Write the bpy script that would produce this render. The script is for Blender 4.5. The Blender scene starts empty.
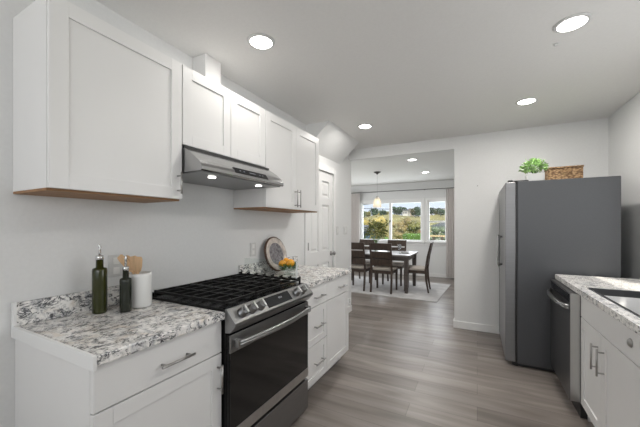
import bpy, bmesh, math, random
from mathutils import Vector, Matrix
random.seed(7)
PI = math.pi
SC = bpy.context.scene
COL = SC.collection

# ------------------------------------------------------------------ camera, sky, sun, exposure
cam_d = bpy.data.cameras.new('camera')
cam = bpy.data.objects.new('camera', cam_d)
COL.objects.link(cam)
cam.location = (0, 0, 1.344)
cam.rotation_euler = (PI/2, 0, math.radians(27.6))
cam_d.sensor_width = 36
cam_d.lens = 300.7/640*36
cam_d.shift_y = 12.3/640
cam_d.clip_start = 0.02
cam_d.clip_end = 1000
SC.camera = cam

vs = SC.view_settings
vs.view_transform = 'Standard'
vs.look = 'None'
vs.gamma = 1
vs.use_curve_mapping = False
vs.exposure = 0.48

world = bpy.data.worlds.new('sky')
SC.world = world
world.use_nodes = True
nt = world.node_tree
nt.nodes.clear()
wo = nt.nodes.new('ShaderNodeOutputWorld')
bg = nt.nodes.new('ShaderNodeBackground')
tc = nt.nodes.new('ShaderNodeTexCoord')
sx = nt.nodes.new('ShaderNodeSeparateXYZ')
rp = nt.nodes.new('ShaderNodeValToRGB')
rp.color_ramp.elements[0].position = 0.0
rp.color_ramp.elements[0].color = (0.70, 0.745, 0.80, 1)
rp.color_ramp.elements[1].position = 0.35
rp.color_ramp.elements[1].color = (0.50, 0.57, 0.67, 1)
e = rp.color_ramp.elements.new(0.10)
e.color = (0.58, 0.67, 0.80, 1)
nt.links.new(tc.outputs['Generated'], sx.inputs[0])
nt.links.new(sx.outputs['Z'], rp.inputs[0])
nt.links.new(rp.outputs[0], bg.inputs[0])
bg.inputs[1].default_value = 1.0
nt.links.new(bg.outputs[0], wo.inputs[0])

sun_d = bpy.data.lights.new('sun', 'SUN')
sun_d.energy = 4.0
sun_d.angle = 0.02
sun_d.color = (1.0, 0.95, 0.86)
sun = bpy.data.objects.new('sun', sun_d)
COL.objects.link(sun)
sun.rotation_euler = (math.radians(42), 0, math.radians(28))   # shines towards +y from behind the house
sun.location = (0, -6, 12)

LAMP_W = 6.0          # each recessed ceiling lamp, watts
def area_lamp(name, loc, rot, sxx, syy, w, col=(1.0, 0.985, 0.96)):
    d = bpy.data.lights.new(name, 'AREA')
    d.shape = 'RECTANGLE'
    d.size, d.size_y = sxx, syy
    d.energy = w
    d.color = col
    o = bpy.data.objects.new(name, d)
    COL.objects.link(o)
    o.location = loc
    o.rotation_euler = rot
    return o
# outdoor light at the dining windows; the other three lamps are added, unseen fill
area_lamp('sink_side_fill', (1.42, 1.9, 1.62), (0, PI/2, 0), 0.95, 1.5, 6)  # added fill lamp outside an invented window above the sink
area_lamp('rear_ceiling_fill', (0.1, -2.15, 1.75), (PI/2+0.9, 0, 0), 2.4, 1.2, 26)  # added fill lamp behind the camera, tilted up to brighten the ceiling
area_lamp('dining_window_daylight', (-1.85, 8.75, 1.48), (-PI/2, 0, 0), 2.3, 1.1, 36, (0.96, 0.98, 1.0))
area_lamp('dining_side_fill', (-4.62, 6.4, 1.2), (0, -PI/2, 0), 1.9, 2.2, 34, (1.0, 0.985, 0.96))  # added lamp outside an invented side door, brightens the dining room

# ------------------------------------------------------------------ materials
def principled(name, col, rough=0.5, metal=0.0, **kw):
    m = bpy.data.materials.new(name)
    m.use_nodes = True
    b = m.node_tree.nodes['Principled BSDF']
    b.inputs['Base Color'].default_value = (*col, 1)
    b.inputs['Roughness'].default_value = rough
    b.inputs['Metallic'].default_value = metal
    for k, v in kw.items():
        b.inputs[k.replace('_', ' ')].default_value = v
    return m

def N(m, t, **kw):
    n = m.node_tree.nodes.new(t)
    for k, v in kw.items():
        setattr(n, k, v)
    return n

def noise_tint(m, scale=(4, 4, 4), amount=0.06, detail=3.0, bump=0.0, nscale=1.0):
    """vary the base colour by a noise and add a fine bump"""
    t = m.node_tree
    b = t.nodes['Principled BSDF']
    c = list(b.inputs['Base Color'].default_value)
    co = N(m, 'ShaderNodeTexCoord')
    mp = N(m, 'ShaderNodeMapping')
    mp.inputs['Scale'].default_value = scale
    nz = N(m, 'ShaderNodeTexNoise')
    nz.inputs['Scale'].default_value = nscale
    nz.inputs['Detail'].default_value = detail
    cr = N(m, 'ShaderNodeValToRGB')
    cr.color_ramp.elements[0].position = 0.3
    cr.color_ramp.elements[1].position = 0.7
    cr.color_ramp.elements[0].color = (*[max(0, v*(1-amount)) for v in c[:3]], 1)
    cr.color_ramp.elements[1].color = (*[min(1, v*(1+amount)) for v in c[:3]], 1)
    t.links.new(co.outputs['Object'], mp.inputs[0])
    t.links.new(mp.outputs[0], nz.inputs[0])
    t.links.new(nz.outputs[0], cr.inputs[0])
    t.links.new(cr.outputs[0], b.inputs['Base Color'])
    if bump:
        bp = N(m, 'ShaderNodeBump')
        bp.inputs['Strength'].default_value = bump
        bp.inputs['Distance'].default_value = 0.01
        t.links.new(nz.outputs[0], bp.inputs['Height'])
        t.links.new(bp.outputs[0], b.inputs['Normal'])
    return m

def glass_thin(name, tint=(1, 1, 1), gloss=0.08, rough=0.02):
    m = bpy.data.materials.new(name)
    m.use_nodes = True
    t = m.node_tree
    t.nodes.clear()
    out = t.nodes.new('ShaderNodeOutputMaterial')
    mx = t.nodes.new('ShaderNodeMixShader')
    tr = t.nodes.new('ShaderNodeBsdfTransparent')
    gl = t.nodes.new('ShaderNodeBsdfGlossy')
    tr.inputs[0].default_value = (*tint, 1)
    gl.inputs['Roughness'].default_value = rough
    mx.inputs[0].default_value = gloss
    t.links.new(tr.outputs[0], mx.inputs[1])
    t.links.new(gl.outputs[0], mx.inputs[2])
    t.links.new(mx.outputs[0], out.inputs[0])
    return m

def emissive(name, col, strength):
    m = principled(name, (0.8, 0.8, 0.8), 0.4)
    b = m.node_tree.nodes['Principled BSDF']
    b.inputs['Emission Color'].default_value = (*col, 1)
    b.inputs['Emission Strength'].default_value = strength
    return m

M = {}
M['wall'] = noise_tint(principled('wall_paint', (0.74, 0.745, 0.74), 0.75), (60, 60, 60), 0.015, bump=0.05)
M['ceiling'] = noise_tint(principled('ceiling_paint', (0.76, 0.755, 0.74), 0.85), (70, 70, 70), 0.015, bump=0.06)
M['trim'] = principled('trim_paint', (0.82, 0.82, 0.81), 0.4)
M['cab'] = noise_tint(principled('white_cabinet_paint', (0.79, 0.785, 0.775), 0.35), (3, 3, 3), 0.01)
M['cabin'] = principled('cabinet_shadow_gap', (0.45, 0.45, 0.45), 0.6)
M['rawwood'] = noise_tint(principled('raw_cabinet_wood', (0.30, 0.16, 0.07), 0.6), (30, 3, 30), 0.2)
M['toe'] = principled('toe_kick', (0.55, 0.55, 0.55), 0.6)
M['steel'] = noise_tint(principled('brushed_steel', (0.56, 0.56, 0.55), 0.3, 1.0), (4, 120, 4), 0.05)
M['hoodsteel'] = noise_tint(principled('polished_hood_steel', (0.42, 0.42, 0.42), 0.2, 1.0), (4, 120, 4), 0.05)
M['rangesteel'] = noise_tint(principled('dark_range_steel', (0.33, 0.33, 0.33), 0.28, 1.0), (4, 120, 4), 0.06)
M['knobsteel'] = principled('dark_knob_steel', (0.24, 0.24, 0.24), 0.3, 1.0)
M['steel2'] = noise_tint(principled('dull_steel', (0.30, 0.30, 0.30), 0.36, 1.0), (4, 4, 120), 0.05)
M['nickel'] = principled('brushed_nickel', (0.42, 0.41, 0.40), 0.3, 1.0)
M['chrome'] = principled('chrome', (0.75, 0.75, 0.75), 0.12, 1.0)
M['fridge'] = noise_tint(principled('fridge_side_grey', (0.088, 0.091, 0.097), 0.42, 0.3), (120, 120, 120), 0.03)
M['fridgedoor'] = noise_tint(principled('fridge_door_steel', (0.25, 0.25, 0.255), 0.45, 0.85), (4, 4, 90), 0.04)
M['dwfront'] = noise_tint(principled('dishwasher_front_steel', (0.16, 0.16, 0.165), 0.35, 0.9), (4, 90, 4), 0.05)
M['blackenamel'] = principled('black_enamel', (0.006, 0.006, 0.006), 0.25)
M['iron'] = noise_tint(principled('cast_iron', (0.006, 0.006, 0.006), 0.42), (80, 80, 80), 0.2)
for _k in ('iron', 'blackenamel'):
    M[_k].node_tree.nodes['Principled BSDF'].inputs['Specular IOR Level'].default_value = 0.22
M['blackglass'] = principled('black_oven_glass', (0.008, 0.008, 0.008), 0.08)
M['blackplastic'] = principled('black_plastic', (0.02, 0.02, 0.02), 0.4)
M['white'] = principled('white_ceramic', (0.82, 0.82, 0.80), 0.2)
M['plate'] = principled('white_plastic', (0.62, 0.62, 0.61), 0.4)
M['olive'] = principled('olive_green_glass', (0.032, 0.036, 0.008), 0.12)
M['darkglass'] = principled('dark_green_glass', (0.018, 0.022, 0.014), 0.12)
M['cork'] = principled('dark_cork_collar', (0.06, 0.06, 0.05), 0.5)
M['spoonwood'] = noise_tint(principled('light_wood', (0.70, 0.46, 0.26), 0.55), (60, 60, 8), 0.15)
M['platterrim'] = noise_tint(principled('pale_carved_wood', (0.58, 0.52, 0.47), 0.6), (25, 25, 25), 0.25)
M['platteredge'] = noise_tint(principled('dark_bark_edge', (0.10, 0.055, 0.035), 0.7), (60, 60, 60), 0.3)
M['platterface'] = noise_tint(principled('dark_patterned_plate', (0.20, 0.19, 0.20), 0.5), (40, 40, 40), 0.55)
M['lemon'] = noise_tint(principled('lemon_peel', (0.95, 0.42, 0.02), 0.45), (60, 60, 60), 0.06, bump=0.1)
M['herb'] = noise_tint(principled('dark_green_leaf', (0.10, 0.22, 0.045), 0.55), (40, 40, 40), 0.4)
M['clear'] = glass_thin('clear_glass', (0.93, 0.96, 0.95), 0.10)
M['goblet'] = glass_thin('goblet_glass', (0.86, 0.88, 0.90), 0.30, 0.05)
M['pane'] = glass_thin('window_glass', (0.98, 0.99, 1.0), 0.05)
M['clearedge'] = principled('polished_acrylic_edge', (0.85, 0.87, 0.87), 0.15)
M['darkwood'] = noise_tint(principled('dark_brown_wood', (0.058, 0.038, 0.028), 0.42), (30, 30, 4), 0.3)
M['greywood'] = noise_tint(principled('grey_brown_table_wood', (0.09, 0.075, 0.068), 0.4), (4, 30, 30), 0.25)
M['tabletop'] = noise_tint(principled('table_top_wood', (0.20, 0.18, 0.165), 0.3), (4, 30, 30), 0.2)
M['cushion'] = noise_tint(principled('oatmeal_fabric', (0.50, 0.45, 0.40), 0.9), (150, 150, 150), 0.12, bump=0.1)
M['rug'] = noise_tint(principled('pale_grey_rug', (0.56, 0.55, 0.55), 0.95), (6, 6, 6), 0.12, detail=8)
M['curtain'] = noise_tint(principled('taupe_curtain', (0.70, 0.665, 0.645), 0.9), (200, 200, 20), 0.06)
M['rod'] = principled('dark_bronze', (0.08, 0.075, 0.07), 0.4, 0.6)
M['wicker'] = principled('wicker', (0.36, 0.22, 0.11), 0.8)
M['leaf'] = noise_tint(principled('bright_leaf', (0.34, 0.54, 0.20), 0.5), (25, 25, 25), 0.45)
M['leaf2'] = noise_tint(principled('dark_bouquet_leaf', (0.17, 0.19, 0.06), 0.55), (12, 12, 12), 0.5)
M['petal'] = principled('cream_petal', (0.62, 0.55, 0.25), 0.6)
M['ledglow'] = emissive('lit_diffuser', (1.0, 0.97, 0.92), 9.0)
M['hoodled'] = emissive('hood_lamp_lens', (1.0, 0.97, 0.92), 5.0)
M['bulb'] = emissive('warm_bulb', (1.0, 0.80, 0.55), 2.6)
M['shade'] = glass_thin('frosted_shade_glass', (1.0, 0.96, 0.90), 0.5, 0.6)
for _n in M['shade'].node_tree.nodes:
    if _n.type == 'MIX_SHADER':
        _d = M['shade'].node_tree.nodes.new('ShaderNodeBsdfTranslucent')
        _d.inputs[0].default_value = (0.95, 0.92, 0.88, 1)
        M['shade'].node_tree.links.new(_d.outputs[0], _n.inputs[2])
M['screen'] = principled('display_marks', (0.22, 0.23, 0.25), 0.4)
M['darkscreen'] = principled('dark_display', (0.008, 0.009, 0.011), 0.25, Specular_IOR_Level=0.3)
M['sink'] = noise_tint(principled('sink_steel', (0.17, 0.175, 0.18), 0.32, 1.0), (60, 4, 4), 0.05)
M['reveal'] = principled('cabinet_gap_dark', (0.16, 0.16, 0.16), 0.8)

def make_granite(name, warm):
    m = principled(name, (0.7, 0.7, 0.7), 0.22)
    t = m.node_tree
    b = t.nodes['Principled BSDF']
    co = N(m, 'ShaderNodeTexCoord')
    def noise(scale, detail, dist, sc=(1, 1, 1), rough=0.6):
        mp = N(m, 'ShaderNodeMapping')
        mp.inputs['Scale'].default_value = sc
        mp.inputs['Rotation'].default_value = (0, 0, 0.5)
        n = N(m, 'ShaderNodeTexNoise')
        n.inputs['Scale'].default_value = scale
        n.inputs['Detail'].default_value = detail
        n.inputs['Distortion'].default_value = dist
        n.inputs['Roughness'].default_value = rough
        t.links.new(co.outputs['Object'], mp.inputs[0])
        t.links.new(mp.outputs[0], n.inputs[0])
        return n.outputs[0]
    def ramp(src, stops):
        r = N(m, 'ShaderNodeValToRGB')
        el = r.color_ramp.elements
        while len(el) > 1:
            el.remove(el[-1])
        el[0].position, el[0].color = stops[0][0], (*stops[0][1], 1)
        for p, c in stops[1:]:
            q = el.new(p)
            q.color = (*c, 1)
        t.links.new(src, r.inputs[0])
        return r.outputs[0]
    def mix(fac, a, bb):
        x = N(m, 'ShaderNodeMix', data_type='RGBA')
        t.links.new(fac, x.inputs[0])
        for s, i in ((a, 6), (bb, 7)):
            if isinstance(s, tuple):
                x.inputs[i].default_value = (*s, 1)
            else:
                t.links.new(s, x.inputs[i])
        return x.outputs[2]
    k = lambda v: (v, v, v)
    base = ramp(noise(42, 6, 0.4), [(0.32, (0.36, 0.36, 0.37)), (0.40, (0.70, 0.69, 0.67)), (0.50, (0.90, 0.88, 0.85)), (0.75, (0.86, 0.84, 0.81))])
    tan = ramp(noise(11, 4, 0.8), [(0.52, k(0)), (0.70, k(0.65 if warm else 0.2))])
    c1 = mix(tan, base, (0.66, 0.56, 0.45))
    grey = ramp(noise(7, 6, 1.2, (1.0, 2.2, 1)), [(0.52, k(0)), (0.70, k(0.7))])
    c2 = mix(grey, c1, (0.27, 0.29, 0.32))
    v_ = 1.0 if warm else 0.45
    vein = ramp(noise(13, 8, 1.4, (2.2, 0.8, 1.6), 0.7), [(0.455, k(0)), (0.480, k(v_)), (0.515, k(v_)), (0.54, k(0))])
    brk = ramp(noise(19, 4, 0.3), [(0.44, k(0)), (0.54, k(1))])
    vm = N(m, 'ShaderNodeMath', operation='MULTIPLY')
    t.links.new(vein, vm.inputs[0])
    t.links.new(brk, vm.inputs[1])
    c3 = mix(vm.outputs[0], c2, (0.055, 0.058, 0.065))
    speck = ramp(noise(66, 5, 0.6, (1.8, 0.9, 1)), [(0.605, k(0)), (0.635, k(0.97))])
    c4 = mix(speck, c3, (0.045, 0.045, 0.05))
    t.links.new(c4, b.inputs['Base Color'])
    return m
M['granite'] = make_granite('speckled_granite', True)
M['granite2'] = make_granite('speckled_granite_cool', False)

def make_floor():
    m = principled('vinyl_planks', (0.3, 0.28, 0.26), 0.34)
    t = m.node_tree
    b = t.nodes['Principled BSDF']
    co = N(m, 'ShaderNodeTexCoord')
    mp = N(m, 'ShaderNodeMapping')
    br = N(m, 'ShaderNodeTexBrick')
    br.inputs['Scale'].default_value = 1.0
    br.inputs['Brick Width'].default_value = 1.22
    br.inputs['Row Height'].default_value = 0.18
    br.inputs['Mortar Size'].default_value = 0.0012
    br.inputs['Mortar Smooth'].default_value = 0.3
    br.inputs['Color1'].default_value = (0.285, 0.252, 0.229, 1)
    br.inputs['Color2'].default_value = (0.190, 0.166, 0.150, 1)
    br.inputs['Mortar'].default_value = (0.085, 0.075, 0.068, 1)
    br.offset = 0.37
    t.links.new(co.outputs['Object'], mp.inputs[0])
    t.links.new(mp.outputs[0], br.inputs[0])
    mp2 = N(m, 'ShaderNodeMapping')
    mp2.inputs['Scale'].default_value = (0.8, 7, 1)
    nz = N(m, 'ShaderNodeTexNoise')
    nz.inputs['Scale'].default_value = 1.6
    nz.inputs['Detail'].default_value = 7
    nz.inputs['Distortion'].default_value = 0.5
    t.links.new(co.outputs['Object'], mp2.inputs[0])
    t.links.new(mp2.outputs[0], nz.inputs[0])
    cr = N(m, 'ShaderNodeValToRGB')
    cr.color_ramp.elements[0].position = 0.30
    cr.color_ramp.elements[0].color = (0.66, 0.64, 0.62, 1)
    cr.color_ramp.elements[1].position = 0.68
    cr.color_ramp.elements[1].color = (1.16, 1.16, 1.16, 1)
    t.links.new(nz.outputs[0], cr.inputs[0])
    mx = N(m, 'ShaderNodeMix', data_type='RGBA', blend_type='MULTIPLY')
    mx.inputs[0].default_value = 1.0
    t.links.new(br.outputs[0], mx.inputs[6])
    t.links.new(cr.outputs[0], mx.inputs[7])
    t.links.new(mx.outputs[2], b.inputs['Base Color'])
    return m
M['floor'] = make_floor()

def make_wicker():
    m = M['wicker']
    t = m.node_tree
    b = t.nodes['Principled BSDF']
    co = N(m, 'ShaderNodeTexCoord')
    mp = N(m, 'ShaderNodeMapping')
    mp.inputs['Scale'].default_value = (1, 1, 2.2)
    vo = N(m, 'ShaderNodeTexVoronoi')
    vo.inputs['Scale'].default_value = 45
    cr = N(m, 'ShaderNodeValToRGB')
    cr.color_ramp.elements[0].color = (0.52, 0.34, 0.18, 1)
    cr.color_ramp.elements[1].color = (0.14, 0.075, 0.035, 1)
    cr.color_ramp.elements[0].position = 0.2
    cr.color_ramp.elements[1].position = 0.75
    t.links.new(co.outputs['Object'], mp.inputs[0])
    t.links.new(mp.outputs[0], vo.inputs[0])
    t.links.new(vo.outputs['Distance'], cr.inputs[0])
    t.links.new(cr.outputs[0], b.inputs['Base Color'])
    bp = N(m, 'ShaderNodeBump')
    bp.inputs['Strength'].default_value = 0.8
    bp.inputs['Distance'].default_value = 0.006
    bp.invert = True
    t.links.new(vo.outputs['Distance'], bp.inputs['Height'])
    t.links.new(bp.outputs[0], b.inputs['Normal'])
make_wicker()

# ------------------------------------------------------------------ mesh helpers
class MB:
    """collects shapes into one mesh"""
    def __init__(self):
        self.bm = bmesh.new()
    def box(self, x0, x1, y0, y1, z0, z1):
        v = [self.bm.verts.new(p) for p in ((x0, y0, z0), (x1, y0, z0), (x1, y1, z0), (x0, y1, z0), (x0, y0, z1), (x1, y0, z1), (x1, y1, z1), (x0, y1, z1))]
        for f in ((0, 3, 2, 1), (4, 5, 6, 7), (0, 1, 5, 4), (1, 2, 6, 5), (2, 3, 7, 6), (3, 0, 4, 7)):
            self.bm.faces.new([v[i] for i in f])
        return self
    def hexa(self, bottom, top):
        """bottom and top: four points each, counter-clockwise from above"""
        v = [self.bm.verts.new(p) for p in list(bottom)+list(top)]
        for f in ((0, 3, 2, 1), (4, 5, 6, 7), (0, 1, 5, 4), (1, 2, 6, 5), (2, 3, 7, 6), (3, 0, 4, 7)):
            self.bm.faces.new([v[i] for i in f])
        return self
    def prism(self, poly, axis, a, b):
        """poly: 2-D outline; axis 'x','y','z' along which it is extruded from a to b"""
        def p3(q, w):
            return {'x': (w, q[0], q[1]), 'y': (q[0], w, q[1]), 'z': (q[0], q[1], w)}[axis]
        A = [self.bm.verts.new(p3(q, a)) for q in poly]
        B = [self.bm.verts.new(p3(q, b)) for q in poly]
        n = len(poly)
        fs = [self.bm.faces.new(A), self.bm.faces.new(B)]
        for i in range(n):
            fs.append(self.bm.faces.new([A[i], A[(i+1) % n], B[(i+1) % n], B[i]]))
        bmesh.ops.recalc_face_normals(self.bm, faces=fs)
        return self
    def tube(self, pts, r, n=10, closed_ends=True, smooth=True):
        pts = [Vector(p) for p in pts]
        rs = r if isinstance(r, (list, tuple)) else [r]*len(pts)
        rings = []
        up = None
        for i, p in enumerate(pts):
            d = (pts[min(i+1, len(pts)-1)]-pts[max(i-1, 0)]).normalized()
            if up is None:
                up = Vector((0, 0, 1)) if abs(d.z) < 0.9 else Vector((1, 0, 0))
            s = d.cross(up).normalized()
            up = s.cross(d).normalized()
            rings.append([self.bm.verts.new(p+(s*math.cos(2*PI*k/n)+up*math.sin(2*PI*k/n))*rs[i]) for k in range(n)])
        fs = []
        for a, b in zip(rings, rings[1:]):
            for k in range(n):
                f = self.bm.faces.new([a[k], a[(k+1) % n], b[(k+1) % n], b[k]])
                f.smooth = smooth
                fs.append(f)
        if closed_ends:
            fs.append(self.bm.faces.new(rings[0]))
            fs.append(self.bm.faces.new(rings[-1]))
        bmesh.ops.recalc_face_normals(self.bm, faces=fs)
        return self
    def lathe(self, prof, c=(0, 0, 0), n=24, axis=(0, 0, 1), smooth=True, caps=True):
        """prof: list of (radius, height) from bottom to top; about the axis through c"""
        q = Vector((0, 0, 1)).rotation_difference(Vector(axis).normalized())
        c = Vector(c)
        rings = []
        for r, z in prof:
            if r < 1e-6:
                rings.append([self.bm.verts.new(c+q @ Vector((0, 0, z)))])
            else:
                rings.append([self.bm.verts.new(c+q @ Vector((r*math.cos(2*PI*k/n), r*math.sin(2*PI*k/n), z))) for k in range(n)])
        fs = []
        for a, b in zip(rings, rings[1:]):
            for k in range(n):
                if len(a) == 1 and len(b) == 1:
                    continue
                if len(a) == 1:
                    vv = [a[0], b[(k+1) % n], b[k]]
                elif len(b) == 1:
                    vv = [a[k], a[(k+1) % n], b[0]]
                else:
                    vv = [a[k], a[(k+1) % n], b[(k+1) % n], b[k]]
                f = self.bm.faces.new(vv)
                f.smooth = smooth
                fs.append(f)
        if caps and len(rings[0]) > 1 and prof[0] != prof[-1]:
            fs.append(self.bm.faces.new(rings[0]))
        if caps and len(rings[-1]) > 1 and prof[0] != prof[-1]:
            fs.append(self.bm.faces.new(rings[-1]))
        bmesh.ops.recalc_face_normals(self.bm, faces=fs)
        return self
    def blob(self, c, r, sub=2, scale=(1, 1, 1), rough=0.0, smooth=True):
        res = bmesh.ops.create_icosphere(self.bm, subdivisions=sub, radius=1)
        for v in res['verts']:
            k = 1+rough*(random.random()-0.5)*2
            v.co = Vector((c[0]+v.co.x*r*scale[0]*k, c[1]+v.co.y*r*scale[1]*k, c[2]+v.co.z*r*scale[2]*k))
            for f in v.link_faces:
                f.smooth = smooth
        return self
    def leaf(self, p, d, up, length, width):
        p, d = Vector(p), Vector(d).normalized()
        s = d.cross(Vector(up))
        s = s.normalized() if s.length > 1e-3 else Vector((1, 0, 0))
        nrm = s.cross(d)
        v = [self.bm.verts.new(q) for q in (p, p+d*length*0.5+s*width*0.5+nrm*width*0.12, p+d*length-nrm*width*0.15, p+d*length*0.5-s*width*0.5+nrm*width*0.12)]
        self.bm.faces.new([v[0], v[1], v[2]])
        self.bm.faces.new([v[0], v[2], v[3]])
        return self
    def build(self, name, mat, parent=None, bevel=0.0, seg=2, local=False):
        me = bpy.data.meshes.new(name)
        if parent is not None and not local:
            r = parent
            while r.parent:
                r = r.parent
            off = Vector(r.location)
            for v in self.bm.verts:
                v.co -= off
        self.bm.to_mesh(me)
        self.bm.free()
        me.materials.append(M[mat] if isinstance(mat, str) else mat)
        o = bpy.data.objects.new(name, me)
        COL.objects.link(o)
        if parent is not None:
            o.parent = parent
        if bevel:
            bv = o.modifiers.new('soft_edges', 'BEVEL')
            bv.width = bevel
            bv.segments = seg
            bv.limit_method = 'ANGLE'
            bv.angle_limit = math.radians(40)
        return o

def thing(name, label, cat, loc=(0, 0, 0), group=None):
    o = bpy.data.objects.new(name, None)
    o.empty_display_size = 0.1
    COL.objects.link(o)
    o.location = loc
    return tag(o, label, cat, group)
def tag(o, label, cat, group=None, kind=None):
    o['label'] = label
    o['category'] = cat
    if group:
        o['group'] = group
    if kind:
        o['kind'] = kind
    return o
def struct(o):
    o['kind'] = 'structure'
    return o
def dup(root, loc=None, rotz=None, label=None):
    r = root.copy()
    COL.objects.link(r)
    if loc is not None:
        r.location = loc
    if rotz is not None:
        r.rotation_euler = (0, 0, rotz)
    if label:
        r['label'] = label
    for ch in list(root.children):
        c = ch.copy()
        COL.objects.link(c)
        c.parent = r
        for g in list(ch.children):
            d = g.copy()
            COL.objects.link(d)
            d.parent = c
    return r

# ------------------------------------------------------------------ the setting
WL, WR, WB, CZ, FAR = -1.764, 1.264, 4.347, 2.52, 8.40     # left wall, right wall, kitchen end wall, ceiling, dining end wall
OPR, HB = -0.268, 2.362                                     # opening's right jamb, header's underside
DL, DR = -4.4, 1.264                                        # dining room sides
REAR = -2.2

struct(MB().box(DL-0.1, WR+0.1, REAR, FAR+0.12, -0.1, 0).build('floor', 'floor'))
struct(MB().box(DL-0.1, WR+0.1, REAR, FAR+0.12, CZ, CZ+0.12).build('ceiling', 'ceiling'))
DY0, DY1, DH = 3.045, 3.772, 2.055                           # six-panel door
w = MB()
w.box(WL-0.12, WL, REAR, DY0, 0, CZ).box(WL-0.12, WL, DY1, 4.44, 0, CZ).box(WL-0.12, WL, DY0, DY1, DH, CZ)
struct(w.build('wall_left', 'wall'))
w = MB()
w.box(OPR, WR, WB, WB+0.11, 0, CZ).box(WL, OPR, WB, WB+0.11, HB, CZ)
struct(w.build('wall_back', 'wall'))
w = MB()      # right wall, with an unseen opening invented to let fill light in
w.box(WR, WR+0.12, REAR, 1.1, 0, CZ).box(WR, WR+0.12, 2.7, FAR, 0, CZ).box(WR, WR+0.12, 1.1, 2.7, 0, 1.1).box(WR, WR+0.12, 1.1, 2.7, 2.12, CZ)
struct(w.build('wall_right', 'wall'))
fw = MB().box(WR+0.03, WR+0.08, 1.1, 1.15, 1.1, 2.12).box(WR+0.03, WR+0.08, 2.65, 2.7, 1.1, 2.12).box(WR+0.03, WR+0.08, 1.15, 2.65, 1.1, 1.15).box(WR+0.03, WR+0.08, 1.15, 2.65, 2.07, 2.12).box(WR+0.03, WR+0.08, 1.87, 1.93, 1.15, 2.07)
struct(fw.build('added_fill_window', 'trim'))  # unseen window frame, made up to go with the sink-side fill lamp
struct(MB().box(WL-0.12, WR+0.12, REAR-0.1, REAR, 0, 1.05).build('added_sky_block_wall', 'wall'))  # unseen low wall, added to cut sky light on the lower cabinets
# dining room
struct(MB().box(DL, WL-0.12, 4.33, 4.44, 0, CZ).build('wall_dining_near', 'wall'))
struct(MB().box(DL-0.1, DL, 4.33, 5.3, 0, CZ).box(DL-0.1, DL, 7.5, FAR, 0, CZ).box(DL-0.1, DL, 5.3, 7.5, 2.12, CZ).build('wall_dining_left', 'wall'))
struct(MB().box(DL-0.08, DL-0.03, 5.3, 5.36, 0, 2.12).box(DL-0.08, DL-0.03, 7.44, 7.5, 0, 2.12).box(DL-0.08, DL-0.03, 5.36, 7.44, 2.06, 2.12).box(DL-0.08, DL-0.03, 6.36, 6.44, 0, 2.06).build('added_fill_door', 'trim'))  # unseen patio door and its wall opening, invented to admit side fill
A0, A1, B0, B1 = -3.02, -1.315, -1.16, -0.705               # the two dining window openings
ZS, ZT = 0.925, 2.01
w = MB()
w.box(DL, A0, FAR, FAR+0.12, 0, CZ).box(A1, B0, FAR, FAR+0.12, 0, CZ).box(B1, DR, FAR, FAR+0.12, 0, CZ)
w.box(A0, A1, FAR, FAR+0.12, 0, ZS).box(B0, B1, FAR, FAR+0.12, 0, ZS).box(A0, A1, FAR, FAR+0.12, ZT, CZ).box(B0, B1, FAR, FAR+0.12, ZT, CZ)
struct(w.build('wall_far', 'wall'))
def window(name, x0, x1, bars_v=(), bars_h=()):
    y0, y1 = FAR+0.03, FAR+0.08
    f = 0.035
    m = MB()
    m.box(x0, x0+f, y0, y1, ZS, ZT).box(x1-f, x1, y0, y1, ZS, ZT).box(x0+f, x1-f, y0, y1, ZS, ZS+f).box(x0+f, x1-f, y0, y1, ZT-f, ZT)
    for b, hw in bars_v:
        m.box(b-hw, b+hw, y0-0.005, y1+0.005, ZS+f, ZT-f)
    for b, hw in bars_h:
        m.box(x0+f, x1-f, y0-0.005, y1+0.005, b-hw, b+hw)
    o = struct(m.build(name, 'trim', bevel=0.004))
    MB().box(x0+f*0.5, x1-f*0.5, FAR+0.052, FAR+0.058, ZS+f*0.5, ZT-f*0.5).build('window_pane', 'pane', o)
    c = MB()      # casing and stool on the room side
    t = 0.07
    c.box(x0-t, x0, FAR-0.018, FAR, ZS-0.05, ZT+t).box(x1, x1+t, FAR-0.018, FAR, ZS-0.05, ZT+t).box(x0, x1, FAR-0.018, FAR, ZT, ZT+t)
    c.box(x0-t, x1+t, FAR-0.06, FAR, ZS-0.03, ZS)
    c.box(x0-t, x1+t, FAR-0.016, FAR, ZS-0.10, ZS-0.03)
    c.build('window_casing', 'trim', o, bevel=0.003)
    return o
window('window_1', A0, A1, [(-2.17, 0.035)])
window('window_2', B0, B1, [], [(1.455, 0.022)])
# baseboards
struct(MB().box(OPR, WR, WB-0.014, WB, 0, 0.095).box(OPR-0.014, OPR, WB-0.014, WB+0.11, 0, 0.095).build('baseboard_back', 'trim', bevel=0.004))
struct(MB().box(DL, DR, FAR-0.014, FAR, 0, 0.10).build('baseboard_far', 'trim', bevel=0.004))
struct(MB().box(WL, WL+0.013, 3.84, 4.44, 0, 0.095).build('baseboard_left', 'trim', bevel=0.004))
# crown of the dining end wall
struct(MB().box(DL, DR, FAR-0.012, FAR, 2.30, 2.325).build('trim_1', 'wall'))
# sloping bulkhead between ceiling and left wall (the stair above)
struct(MB().prism([(WL, 2.235), (WL+0.30, CZ), (WL, CZ)], 'y', 3.03, 4.0).build('soffit', 'wall'))

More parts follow.
